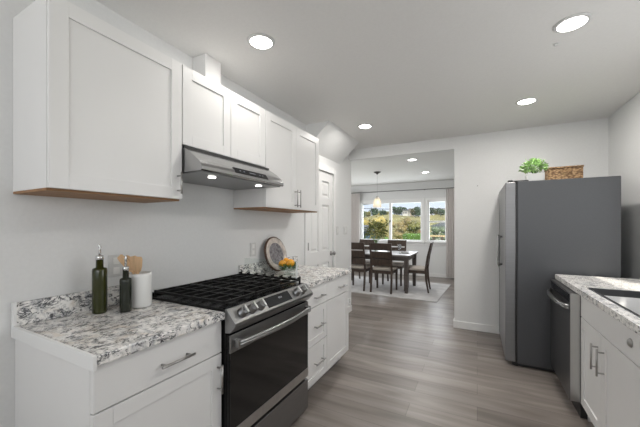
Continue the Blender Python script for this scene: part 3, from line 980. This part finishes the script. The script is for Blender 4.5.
utensil('wooden turner farthest right in the white crock', cp(-0.012, -0.016, zc), cp(0.000, -0.020, CH+0.188), cp(0.002, -0.016, CH+0.266), 0.038, 'spatula')

# ------------------------------------------------------------------ things on the counter beyond the range
# round platter leaning on the wall
PYc, Rp = 2.335, 0.165
lean = math.atan2(0.082, 2*Rp)
nrm = Vector((math.cos(lean), 0, math.sin(lean)))
up = Vector((-math.sin(lean), 0, math.cos(lean)))
base = Vector((-1.655, PYc, CH+0.003))
pc = base+up*Rp
t = thing('round_platter', 'round wooden platter with dark patterned centre leaning against the wall', 'platter', base)
MB().lathe([(Rp-0.03, -0.006), (Rp, -0.004), (Rp, 0.010), (Rp-0.010, 0.014), (Rp-0.03, 0.006), (Rp-0.03, -0.006)], pc, 40, nrm).build('bark_edge', 'platteredge', t)
MB().lathe([(Rp-0.010, 0.0135), (Rp-0.014, 0.018), (Rp-0.055, 0.013), (Rp-0.060, 0.010)], pc, 40, nrm, caps=False).build('rim', 'platterrim', t)
MB().lathe([(Rp-0.058, 0.0105), (Rp-0.09, 0.0125), (Rp-0.10, 0.0105), (0, 0.0105)], pc, 40, nrm, caps=False).build('plate_face', 'platterface', t)
# glass bowl of lemons
FX, FY = -1.485, 2.235
t = thing('fruit_bowl', 'low clear glass bowl of lemons and greenery on the far counter', 'bowl', (FX, FY, CH+0.001))
z = CH+0.001
MB().lathe([(0.040, z), (0.040, z+0.004), (0.010, z+0.010), (0.012, z+0.020), (0.050, z+0.030), (0.078, z+0.052), (0.086, z+0.080), (0.083, z+0.080), (0.074, z+0.054), (0.036, z+0.034), (0, z+0.030)], (FX, FY, 0), 32).build('glass_bowl', 'clear', t)
m = MB()
rnd = random.Random(5)
for i in range(160):
    th = rnd.uniform(0, 2*PI)
    rr = 0.066*math.sqrt(rnd.random())
    p = (FX+rr*math.cos(th), FY+rr*math.sin(th), z+0.042+rnd.uniform(0, 0.045))
    m.leaf(p, (math.cos(th+rnd.uniform(-1, 1)), math.sin(th+rnd.uniform(-1, 1)), rnd.uniform(-.2, .6)), (0, 0, 1), 0.040, 0.020)
tag(m.build('leafy_greens', 'herb'), 'dark green leaves lying under the lemons in the glass bowl', 'greenery', kind='stuff')
def lemon(label, dx, dy, dz, r, rz):
    m = MB()
    m.lathe([(0, -1.22*r), (0.16*r, -1.16*r), (0.30*r, -1.02*r), (0.66*r, -0.76*r), (0.93*r, -0.36*r), (r, 0), (0.93*r, 0.36*r), (0.66*r, 0.76*r), (0.30*r, 1.02*r), (0.14*r, 1.2*r), (0, 1.24*r)], (0, 0, 0), 20, (math.cos(rz), math.sin(rz), 0.25))
    o = m.build('lemon', 'lemon')
    o.location = (FX+dx, FY+dy, z+dz)
    return tag(o, label, 'lemon', 'lemons in the glass bowl')
a = Vector((0.853, 0.52))      # across the view
lemon('yellow-orange lemon at the left of the glass bowl', -0.044, -0.030, 0.096, 0.030, 0.3)
lemon('large yellow-orange lemon at the front right of the glass bowl', 0.022, 0.000, 0.100, 0.036, 1.2)
lemon('lemon partly hidden behind the two front lemons in the bowl', -0.048, 0.036, 0.112, 0.028, 2.0)
# clear splash panel at the counter's end beside the stove
t = thing('splash_panel', 'thin clear upright panel with a bright white edge beside the stove', 'panel', (-1.40, 1.912, CH+0.001))
MB().box(-1.70, -1.201, 1.909, 1.914, CH+0.001, CH+0.165).build('clear_sheet', glass_thin('splash_panel_sheet', (0.95, 0.97, 0.96), 0.03), t)
MB().box(-1.201, -1.192, 1.907, 1.916, CH+0.001, CH+0.168).build('polished_edge', 'clearedge', t)

# ------------------------------------------------------------------ dining room
# rug
o = MB().box(-1.25, 1.25, -0.92, 0.92, 0, 0.010).build('area_rug', 'rug', bevel=0.003)
o.location = (-1.83, 6.60, 0)
o.rotation_euler = (0, 0, math.radians(-3))
tag(o, 'large pale grey rug under the dining table', 'rug')

# table
TX0, TX1, TY0, TY1, TZ = -2.80, -1.165, 5.985, 6.975, 0.765
RZ = 0.0105
t = thing('dining_table', 'rectangular grey-brown wooden dining table standing on the pale rug', 'table', (-1.98, 6.48, RZ))
MB().box(TX0, TX1, TY0, TY1, TZ-0.032, TZ).build('tabletop', 'tabletop', t, bevel=0.004)
m = MB()
i = 0.06
m.box(TX0+i, TX1-i, TY0+i, TY0+i+0.022, TZ-0.12, TZ-0.032).box(TX0+i, TX1-i, TY1-i-0.022, TY1-i, TZ-0.12, TZ-0.032)
m.box(TX0+i, TX0+i+0.022, TY0+i, TY1-i, TZ-0.12, TZ-0.032).box(TX1-i-0.022, TX1-i, TY0+i, TY1-i, TZ-0.12, TZ-0.032)
m.build('apron', 'greywood', t)
for lx in (TX0+0.075, TX1-0.075):
    for ly in (TY0+0.075, TY1-0.075):
        a, b = 0.030, 0.043
        MB().hexa([(lx-a, ly-a, RZ), (lx+a, ly-a, RZ), (lx+a, ly+a, RZ), (lx-a, ly+a, RZ)], [(lx-b, ly-b, TZ-0.033), (lx+b, ly-b, TZ-0.033), (lx+b, ly+b, TZ-0.033), (lx-b, ly+b, TZ-0.033)]).build('leg', 'greywood', t, bevel=0.003)

def make_chair(label):
    """seat faces +y, origin on the floor under the seat's centre"""
    t = thing('dining_chair', label, 'chair', (0, 0, 0), 'dark wooden dining chairs around the table')
    W, D = 0.225, 0.215
    c = MB().box(-W+0.004, W-0.004, -D+0.025, D, 0.435, 0.485)
    c.build('seat_cushion', 'cushion', t, bevel=0.016, seg=3, local=True)
    f = MB().box(-W+0.01, W-0.01, D-0.035, D-0.013, 0.375, 0.435).box(-W+0.01, W-0.01, -D+0.01, -D+0.032, 0.375, 0.435)
    f.box(-W+0.012, -W+0.034, -D+0.032, D-0.035, 0.375, 0.435).box(W-0.034, W-0.012, -D+0.032, D-0.035, 0.375, 0.435)
    f.build('seat_frame', 'darkwood', t, local=True)
    a = 0.017
    for s in (-1, 1):
        x = s*(W-0.020)
        y = D-0.022
        MB().hexa([(x-a, y-a, 0), (x+a, y-a, 0), (x+a, y+a, 0), (x-a, y+a, 0)], [(x-a*1.3, y-a*1.3, 0.434), (x+a*1.3, y-a*1.3, 0.434), (x+a*1.3, y+a*1.3, 0.434), (x-a*1.3, y+a*1.3, 0.434)]).build('leg', 'darkwood', t, bevel=0.003, local=True)
        m = MB()
        st = [(-D-0.045, 0.0, 0.015), (-D-0.004, 0.25, 0.020), (-D+0.008, 0.45, 0.022), (-D-0.030, 0.72, 0.019), (-D-0.095, 0.995, 0.015)]
        rings = []
        for yy, zz, h in st:
            rings.append([m.bm.verts.new((x+sx*0.018, yy+sy*h, zz)) for sx, sy in ((-1, -1), (1, -1), (1, 1), (-1, 1))])
        fs = [m.bm.faces.new(rings[0]), m.bm.faces.new(rings[-1])]
        for r0, r1 in zip(rings, rings[1:]):
            for k in range(4):
                fs.append(m.bm.faces.new([r0[k], r0[(k+1) % 4], r1[(k+1) % 4], r1[k]]))
        bmesh.ops.recalc_face_normals(m.bm, faces=fs)
        m.build('leg', 'darkwood', t, bevel=0.003, local=True)
    b = MB()
    def yb(z):
        if z < 0.72:
            return -D+0.008+(-0.038)*(z-0.45)/0.27
        return -D-0.030-0.065*(z-0.72)/0.275
    for z0, z1 in ((0.530, 0.665), (0.692, 0.822), (0.848, 0.990)):
        ya, yc = yb(z0), yb(z1)
        h = 0.010
        w_ = W-0.037
        b.hexa([(-w_, ya-h, z0), (w_, ya-h, z0), (w_, ya+h, z0), (-w_, ya+h, z0)], [(-w_, yc-h, z1), (w_, yc-h, z1), (w_, yc+h, z1), (-w_, yc+h, z1)])
    b.build('backrest', 'darkwood', t, bevel=0.003, local=True)
    return t
ch = make_chair('dark dining chair with its back to the kitchen, near side, beside the table corner')
ch.location = (-1.695, 6.10, RZ)
dup(ch, (-2.255, 6.12, RZ), 0, 'dark dining chair on the near side, partly cut off by the kitchen wall')
dup(ch, (-1.125, 6.46, RZ), PI/2+0.05, 'dark dining chair seen side-on at the right end of the table')
dup(ch, (-1.700, 6.93, RZ), PI, 'dark dining chair on the window side, facing the kitchen behind the glasses')
dup(ch, (-2.42, 6.93, RZ), PI, 'dark dining chair on the window side behind the vase')

# vase and bouquet
VX, VY = -2.00, 6.52
z = TZ+0.001
tag(MB().lathe([(0.045, z), (0.060, z+0.02), (0.070, z+0.10), (0.055, z+0.18), (0.040, z+0.215), (0.046, z+0.225), (0.042, z+0.225), (0.036, z+0.213), (0.050, z+0.17), (0.064, z+0.10), (0.05, z+0.02), (0, z+0.012)], (VX, VY, 0), 28).build('flower_vase', 'clear'), 'clear glass vase in the middle of the dining table', 'vase')
t = thing('flower_bouquet', 'dark leafy bouquet standing in the glass vase on the dining table', 'flowers', (VX, VY, z+0.02))
m = MB()
rnd = random.Random(11)
tips = []
for i in range(26):
    th = rnd.uniform(0, 2*PI)
    k = rnd.uniform(0.05, 0.24)
    tip = (VX+k*math.cos(th), VY+k*math.sin(th), z+0.36+rnd.uniform(0, 0.30))
    tips.append(tip)
    m.tube([(VX+0.01*math.cos(th+3), VY+0.01*math.sin(th+3), z+0.02), (VX+0.022*math.cos(th), VY+0.022*math.sin(th), z+0.22), tip], 0.0022, 5)
m.build('stems', 'herb', t)
m = leafy(MB(), (VX, VY, z+0.44), 0.24, 0.22, 210, 0.085, 0.042, 21)
for tp in tips:
    for _ in range(6):
        m.leaf((tp[0]+rnd.uniform(-.04, .04), tp[1]+rnd.uniform(-.04, .04), tp[2]+rnd.uniform(-.05, .04)), (rnd.uniform(-1, 1), rnd.uniform(-1, 1), rnd.uniform(-.2, 1)), (rnd.uniform(-1, 1), 0.3, 1), 0.08, 0.04)
m.build('foliage', 'leaf2', t)
m = MB()
for tp in tips[:16]:
    m.blob((tp[0], tp[1], tp[2]+0.01), 0.022, 1, rough=0.3)
m.build('blossoms', 'petal', t)

# goblets and plates
def goblet(label, x, y):
    z = TZ+0.001
    t = thing('wine_goblet', label, 'glass', (x, y, z), 'goblets on the dining table')
    MB().lathe([(0.034, z), (0.032, z+0.003), (0.006, z+0.008), (0.005, z+0.075), (0.012, z+0.082)], (x, y, 0), 20).build('stem', 'goblet', t)
    MB().lathe([(0.008, z+0.080), (0.034, z+0.105), (0.043, z+0.14), (0.036, z+0.190), (0.0345, z+0.190), (0.041, z+0.14), (0.032, z+0.107), (0.006, z+0.084)], (x, y, 0), 24).build('cup', 'goblet', t)
    return t
goblet('clear goblet left of the plate at the table end', -1.655, 6.30)
goblet('clear goblet nearer the right end of the table', -1.445, 6.36)
def place_plate(label, x, y):
    z = TZ+0.001
    t = thing('dinner_plate', label, 'plate', (x, y, z), None)
    MB().lathe([(0.07, z), (0.075, z+0.003), (0.130, z+0.016), (0.130, z+0.019), (0.075, z+0.007), (0, z+0.006)], (x, y, 0), 32).build('dish', 'white', t)
    return t
place_plate('white plate under grey napkin at the right end of the table', -1.36, 6.50)
m = MB().hexa([(-1.43, 6.43, TZ+0.021), (-1.27, 6.45, TZ+0.021), (-1.29, 6.58, TZ+0.021), (-1.45, 6.56, TZ+0.021)], [(-1.42, 6.44, TZ+0.038), (-1.29, 6.46, TZ+0.034), (-1.30, 6.57, TZ+0.034), (-1.44, 6.55, TZ+0.040)])
tag(m.build('cloth_napkin', 'greywood', bevel=0.006), 'folded grey napkin lying on the plate at the table end', 'napkin')

# curtains and rod
def curtain(label, x0, x1, seed):
    n = 60
    m = MB()
    rnd = random.Random(seed)
    ph = rnd.uniform(0, 6)
    nz = 12
    folds = 7 if x1-x0 < 0.32 else 8
    grid = []
    for k in range(nz+1):
        zz = 0.03+(2.29-0.03)*k/nz
        row = []
        for i in range(n+1):
            s = i/n
            amp = 0.022+0.010*(1-k/nz)
            row.append((x0+(x1-x0)*s, FAR-0.105+amp*math.sin(2*PI*folds*s+ph+0.25*math.sin(k*0.5)), zz))
        grid.append(row)
    front = [[m.bm.verts.new(p) for p in row] for row in grid]
    back = [[m.bm.verts.new((p[0], p[1]+0.003, p[2])) for p in row] for row in grid]
    for k in range(nz):
        for i in range(n):
            for g, fl in ((front, False), (back, True)):
                q = [g[k][i], g[k][i+1], g[k+1][i+1], g[k+1][i]]
                f = m.bm.faces.new(q[::-1] if fl else q)
                f.smooth = True
    for k in range(nz):
        for i in (0, n):
            m.bm.faces.new([front[k][i], front[k+1][i], back[k+1][i], back[k][i]])
    return tag(m.build('curtain', 'curtain'), label, 'curtain', 'long taupe curtains in the dining room')
curtain('long taupe curtain at the left end of the dining windows', -3.42, -3.03, 1)
curtain('long taupe curtain at the right end of the dining windows', -0.70, -0.36, 2)
t = thing('curtain_rod', 'thin dark curtain rod above the dining windows', 'curtain rod', (-1.9, FAR-0.105, 2.30))
MB().tube([(-3.50, FAR-0.105, 2.305), (-0.28, FAR-0.105, 2.305)], 0.008, 10).build('pole', 'rod', t)
for xx in (-3.52, -0.26):
    MB().blob((xx, FAR-0.105, 2.305), 0.022, 2).build('finial', 'rod', t)
for xx in (-3.46, -1.24, -0.32):
    MB().box(xx-0.008, xx+0.008, FAR-0.11, FAR-0.0005, 2.296, 2.314).build('bracket', 'rod', t)

# pendant lamp
t = thing('pendant_lamp', 'glass pendant lamp on thin cord above the dining table', 'lamp', (-1.935, 6.40, CZ))
LX, LY = -1.935, 6.40
MB().lathe([(0.012, CZ-0.055), (0.03, CZ-0.035), (0.075, CZ-0.012), (0.078, CZ-0.0005)], (LX, LY, 0), 28).build('ceiling_canopy', 'rod', t)
MB().tube([(LX, LY, CZ-0.05), (LX, LY, 1.985)], 0.0025, 6).build('cord', 'nickel', t)
MB().lathe([(0.020, 1.925), (0.022, 1.985), (0.008, 1.995), (0, 1.996)], (LX, LY, 0), 16).build('socket', 'nickel', t)
MB().lathe([(0.092, 1.745), (0.090, 1.80), (0.072, 1.90), (0.038, 1.955), (0.024, 1.965), (0.022, 1.962), (0.067, 1.895), (0.086, 1.80), (0.089, 1.745), (0.092, 1.745)], (LX, LY, 0), 32).build('lamp_shade', 'shade', t)
MB().blob((LX, LY, 1.850), 0.034, 2, (1, 1, 1.25)).build('bulb', 'bulb', t)

# ------------------------------------------------------------------ recessed lights
def downlight(label, x, y, w=LAMP_W, r=0.070):
    t = thing('recessed_light', label, 'ceiling light', (x, y, CZ), 'round recessed ceiling lights')
    MB().lathe([(r, CZ-0.001), (r+0.018, CZ-0.001), (r+0.016, CZ-0.006), (r, CZ-0.009), (r, CZ-0.001)], (x, y, 0), 36).build('trim_ring', 'plate', t)
    MB().lathe([(r, CZ-0.001), (r, CZ-0.006), (0, CZ-0.007)], (x, y, 0), 36).build('diffuser', 'ledglow', t)
    d = bpy.data.lights.new('downlight_beam', 'AREA')
    d.shape = 'DISK'
    d.size = 2*r
    d.energy = w
    d.color = (1.0, 0.962, 0.915)
    o = bpy.data.objects.new('downlight_beam', d)
    COL.objects.link(o)
    o.parent = t
    o.location = (0, 0, -0.012)
    return t
downlight('recessed ceiling light in front of the wall cabinets over the stove', -1.222, 1.527, 2.9)
downlight('recessed ceiling light at top right of the photo, largest of all', 0.487, 2.222, 7.5)
downlight('recessed ceiling light in front of the refrigerator', 0.412, 3.413, 7.0)
downlight('recessed ceiling light beside the sloping bulkhead', -1.172, 3.386)
downlight('recessed dining room ceiling light just beyond the header', -1.025, 5.483, 6.5)
downlight('recessed dining room ceiling light nearest the windows', -1.002, 6.893, 6.5)
# small fixings
tag(MB().lathe([(0.006, CZ-0.014), (0.012, CZ-0.008), (0.012, CZ-0.0005)], (0.452, 2.43, 0), 12).build('ceiling_hook', 'plate'), 'tiny white hook on ceiling beside the largest recessed light', 'hook')
tag(MB().lathe([(0.003, 0), (0.003, 0.012), (0.007, 0.013), (0.007, 0.016)], (0.003, WB, 1.854), 10, (0, -1, 0)).build('wall_nail', 'nickel'), 'small bare nail in the end wall left of the refrigerator', 'nail')

# ------------------------------------------------------------------ outside
def flat_mat(name, col, amount=0.3, scale=1.0, rough=0.9):
    return noise_tint(principled(name, col, rough), (scale, scale, scale), amount, detail=6)
G_lawn = flat_mat('lawn_grass', (0.13, 0.24, 0.05), 0.3, 1.5)
G_hill = flat_mat('dry_hill_grass', (0.25, 0.225, 0.085), 0.3, 0.12)
G_shrub = {'olive': flat_mat('olive_leaves', (0.17, 0.165, 0.06), 0.45, 2.2), 'autumn': flat_mat('autumn_leaves', (0.26, 0.20, 0.085), 0.45, 2.0), 'green': flat_mat('green_leaves', (0.10, 0.19, 0.035), 0.4, 2.5),
           'dark': flat_mat('dark_conifer', (0.035, 0.065, 0.035), 0.4, 1.0), 'sage': flat_mat('sage_leaves', (0.17, 0.21, 0.13), 0.4, 2.0), 'rust': flat_mat('rust_leaves', (0.42, 0.15, 0.06), 0.35, 2.5), 'yellow': flat_mat('yellow_leaves', (0.42, 0.33, 0.10), 0.4, 2.5)}
M['bark'] = flat_mat('bark', (0.09, 0.07, 0.05), 0.3, 6)
M['houseA'] = flat_mat('pale_siding', (0.60, 0.58, 0.55), 0.05, 1)
M['houseB'] = flat_mat('tan_siding', (0.50, 0.42, 0.34), 0.05, 1)
M['houseblue'] = flat_mat('blue_siding', (0.05, 0.09, 0.14), 0.1, 1)
M['roofgrey'] = flat_mat('grey_shingles', (0.14, 0.15, 0.17), 0.2, 3)
M['darkpane'] = principled('dark_window_glass', (0.03, 0.035, 0.04), 0.1)
M['deckwood'] = flat_mat('tan_deck_wood', (0.55, 0.40, 0.22), 0.15, 6)
M['wire'] = principled('black_cable', (0.03, 0.03, 0.03), 0.6)
struct(MB().box(-60, 40, FAR+0.3, 46, -1.6, -1.2).build('ground', G_lawn))
m = MB()       # rising hillside beyond the valley
prev = None
for j in range(15):
    yy = 44+(230-44)*j/14
    zz = -1.5+8.6*min(1, max(0, (yy-55)/110))**0.9
    row = [m.bm.verts.new((-150+220*i/30, yy, zz+1.0*math.sin(i*1.3+j*0.9)*min(1, j/4))) for i in range(31)]
    if prev:
        for i in range(30):
            m.bm.faces.new([prev[i], prev[i+1], row[i+1], row[i]])
    prev = row
o = m.build('hillside_ground', G_hill)
struct(o)
def hz(y):
    return -1.5+8.6*min(1, max(0, (y-55)/110))**0.9
CAMV = (math.sin(math.radians(27.6)), math.cos(math.radians(27.6)))
def at(u, y):
    """x of the direction through image column u at depth y, as surveyed from the kitchen"""
    X = (u-320)/300.7
    s_, c_ = CAMV
    return (-s_+X*c_)/(c_+X*s_)*y
def tree(name, label, x, y, z0, h, wdt, mat, seed, group, cat='tree', conifer=False):
    rnd = random.Random(seed)
    t = thing(name, label, cat, (x, y, z0), group)
    m = MB()
    if conifer:
        for k in range(5):
            f = k/5
            m.lathe([(wdt*0.5*(1-f)+0.1, z0+h*(0.15+0.75*f)), (wdt*0.12*(1-f), z0+h*(0.15+0.75*f)+h*0.26), (0, z0+h*(0.15+0.75*f)+h*0.28)], (x, y, 0), 9, smooth=False)
    else:
        for k in range(14):
            th = rnd.uniform(0, 2*PI)
            rr = wdt*0.36*math.sqrt(rnd.random())
            zz = z0+h*rnd.uniform(0.30, 0.80)
            r = min(wdt, h)*rnd.uniform(0.14, 0.26)
            res = bmesh.ops.create_icosphere(m.bm, subdivisions=2, radius=1)
            for v in res['verts']:
                q = 1+0.35*(rnd.random()-0.5)
                v.co = Vector((x+rr*math.cos(th)+v.co.x*r*q, y+rr*math.sin(th)+v.co.y*r*q, zz+v.co.z*r*q))
        for k in range(260):
            th = rnd.uniform(0, 2*PI)
            rr = wdt*0.5*math.sqrt(rnd.random())
            zz = z0+h*(0.55+0.42*rnd.uniform(-0.9, 1)*math.sqrt(max(0, 1-(rr/(wdt*0.52))**2)))
            s = min(wdt, h)*0.075
            m.leaf((x+rr*math.cos(th), y+rr*math.sin(th), zz), (rnd.uniform(-1, 1), rnd.uniform(-1, 1), rnd.uniform(-1, 1)), (rnd.uniform(-1, 1), rnd.uniform(-1, 1), rnd.uniform(-1, 1)), s*2, s)
    m.build('crown', G_shrub[mat], t)
    MB().tube([(x, y, z0-0.1), (x, y, z0+h*0.55)], [wdt*0.045, wdt*0.025], 8).build('trunk', 'bark', t)
    return t
GB = 'garden shrubs and trees outside the dining windows'
GD = -1.2
def tree_at(name, label, u, y, vtop, wpx, mat, seed, cat='tree'):
    x = at(u, y)
    dist = y*0.886-x*0.463
    top = 1.344+(225.8-vtop)*dist/300.7
    return tree(name, label, x, y, GD, top-GD, wpx*dist/300.7, mat, seed, GB, cat)
tree_at('garden_tree', 'yellow-leaved garden tree behind the bouquet in the left pane', 379, 30, 213.5, 19, 'yellow', 1)
tree_at('garden_tree', 'pale yellow garden tree at the left edge of the left pane', 366, 46, 217.5, 12, 'yellow', 12)
tree_at('garden_tree', 'olive-brown garden tree left of centre in the middle pane', 397, 27, 217, 13, 'autumn', 2)
tree_at('garden_tree', 'dull olive garden tree at right of the middle pane', 413, 33, 216.5, 15, 'olive', 3)
tree_at('garden_tree', 'golden olive garden tree behind the other two in the middle pane', 405, 40, 215, 14, 'autumn', 14)
tree_at('garden_tree', 'rust-red narrow tree at the right edge of the middle pane', 420, 18, 218.5, 4.2, 'rust', 4)
tree_at('garden_shrub', 'bright green shrub low in the left pane by the curtain', 365, 15, 230, 9, 'green', 5, 'shrub')
tree_at('garden_shrub', 'fresh green shrub low beside the window mullion', 386, 14, 227, 8, 'green', 6, 'shrub')
tree_at('garden_shrub', 'grey-green shrub mass in the right-hand window', 433.5, 24, 221.5, 12, 'sage', 7, 'shrub')
tree_at('garden_shrub', 'sage shrub at the right edge of the right-hand window', 443.5, 30, 222.5, 10, 'sage', 8, 'shrub')
# clipped hedge
x0, x1 = at(405, 13), at(421, 13)
m = MB().box(x0, x1, 12.6, 13.4, GD, 0.99)
bmesh.ops.subdivide_edges(m.bm, edges=m.bm.edges[:], cuts=9, use_grid_fill=True)
for v in m.bm.verts:
    v.co += Vector((random.uniform(-.03, .03), random.uniform(-.03, .03), random.uniform(-.03, .03)))
tag(m.build('clipped_hedge', G_shrub['green']), 'clipped bright green hedge at the foot of the middle pane', 'hedge')
# deck railing seen in the right window
t = thing('deck_railing', 'tan wooden deck railing outside the right-hand window', 'railing', (at(438, 10.5), 10.5, GD))
x0, x1 = at(424, 10.5), at(452, 10.5)
MB().box(x0, x1, 10.44, 10.56, 0.985, 1.035).build('top_rail', 'deckwood', t)
MB().box(x0, x1, 10.47, 10.53, 0.20, 0.25).build('bottom_rail', 'deckwood', t)
for k in range(4):
    xx = x0+0.04+(x1-x0-0.08)*k/3
    MB().box(xx-0.04, xx+0.04, 10.46, 10.54, GD, 0.985).build('post', 'bark', t)
# hill trees and houses
rows = [(363, 'sage', 5.5), (368, 'olive', 5.0), (373.5, 'dark', 7.5), (378, 'sage', 6.0), (383, 'dark', 6.0), (387.5, 'olive', 4.5), (396, 'dark', 7.5), (402, 'dark', 8.0), (415, 'dark', 6.5), (418.5, 'dark', 7.5), (432, 'dark', 6.5), (436, 'olive', 5.5), (440.5, 'dark', 6.0), (445, 'sage', 5.0)]
nm = {'sage': 'grey-green', 'olive': 'olive', 'dark': 'dark evergreen'}
for k, (u, mt, h) in enumerate(rows):
    y = 150+6*((k*5) % 4)
    tree('hilltop_tree', f'{nm[mt]} tree, {["first","second","third","fourth","fifth","sixth","seventh","eighth","ninth","tenth","eleventh","twelfth","thirteenth","fourteenth"][k]} from the left along the hilltop skyline', at(u, y), y, hz(y)-0.6, h*0.72, h*0.62, mt, 40+k, 'trees along the hilltop')
def house(label, u, y, w_, d_, h_, wall, z0=None, roof='roofgrey'):
    x = at(u, y)
    z0 = hz(y)-0.5 if z0 is None else z0
    t = thing('distant_house', label, 'house', (x, y, z0), 'houses beyond the garden')
    wl = MB().box(x-w_/2, x+w_/2, y-d_/2, y+d_/2, z0, z0+h_).build('walls', wall, t)
    MB().prism([(x-w_/2-0.4, z0+h_), (x+w_/2+0.4, z0+h_), (x, z0+h_+w_*0.22)], 'y', y-d_/2-0.4, y+d_/2+0.4).build('roof', roof, t)
    for k in (-0.28, 0.0, 0.28):
        f = MB().box(x+k*w_-w_*0.07, x+k*w_+w_*0.07, y-d_/2-0.05, y-d_/2, z0+h_*0.45, z0+h_*0.8).build('window', 'darkpane', wl)
    return t
house('pale hilltop house in the middle pane, left of centre', 406.5, 158, 2.6, 6, 3.0, 'houseA')
house('tan hilltop house in the middle pane beside the evergreens', 411.5, 166, 2.0, 6, 3.6, 'houseB')
house('pale hilltop house at left of the right-hand window', 429.5, 170, 2.2, 6, 2.8, 'houseA')
house('pale hilltop house at the right of the right-hand window', 443, 164, 2.4, 6, 3.0, 'houseA')
house('dark blue neighbouring house low in the left pane', 363, 37, 3.6, 5, 1.9, 'houseblue', -1.25)
house('grey-roofed neighbouring house at the right edge of the right-hand window', 445.5, 40, 2.6, 5, 2.5, 'houseA', -1.25)
for lb, z1, z2, y in (('upper overhead cable crossing the sky in the windows', 2.75, 3.35, 20), ('lower overhead cable crossing the sky in the windows', 3.25, 2.45, 21)):
    m = MB()
    xa, xb = -14, -0.5
    m.tube([(xa+(xb-xa)*k/12, y, z1+(z2-z1)*k/12-0.25*math.sin(PI*k/12)) for k in range(13)], 0.02, 5)
    tag(m.build('overhead_cable', 'wire'), lb, 'cable', 'overhead cables outside')
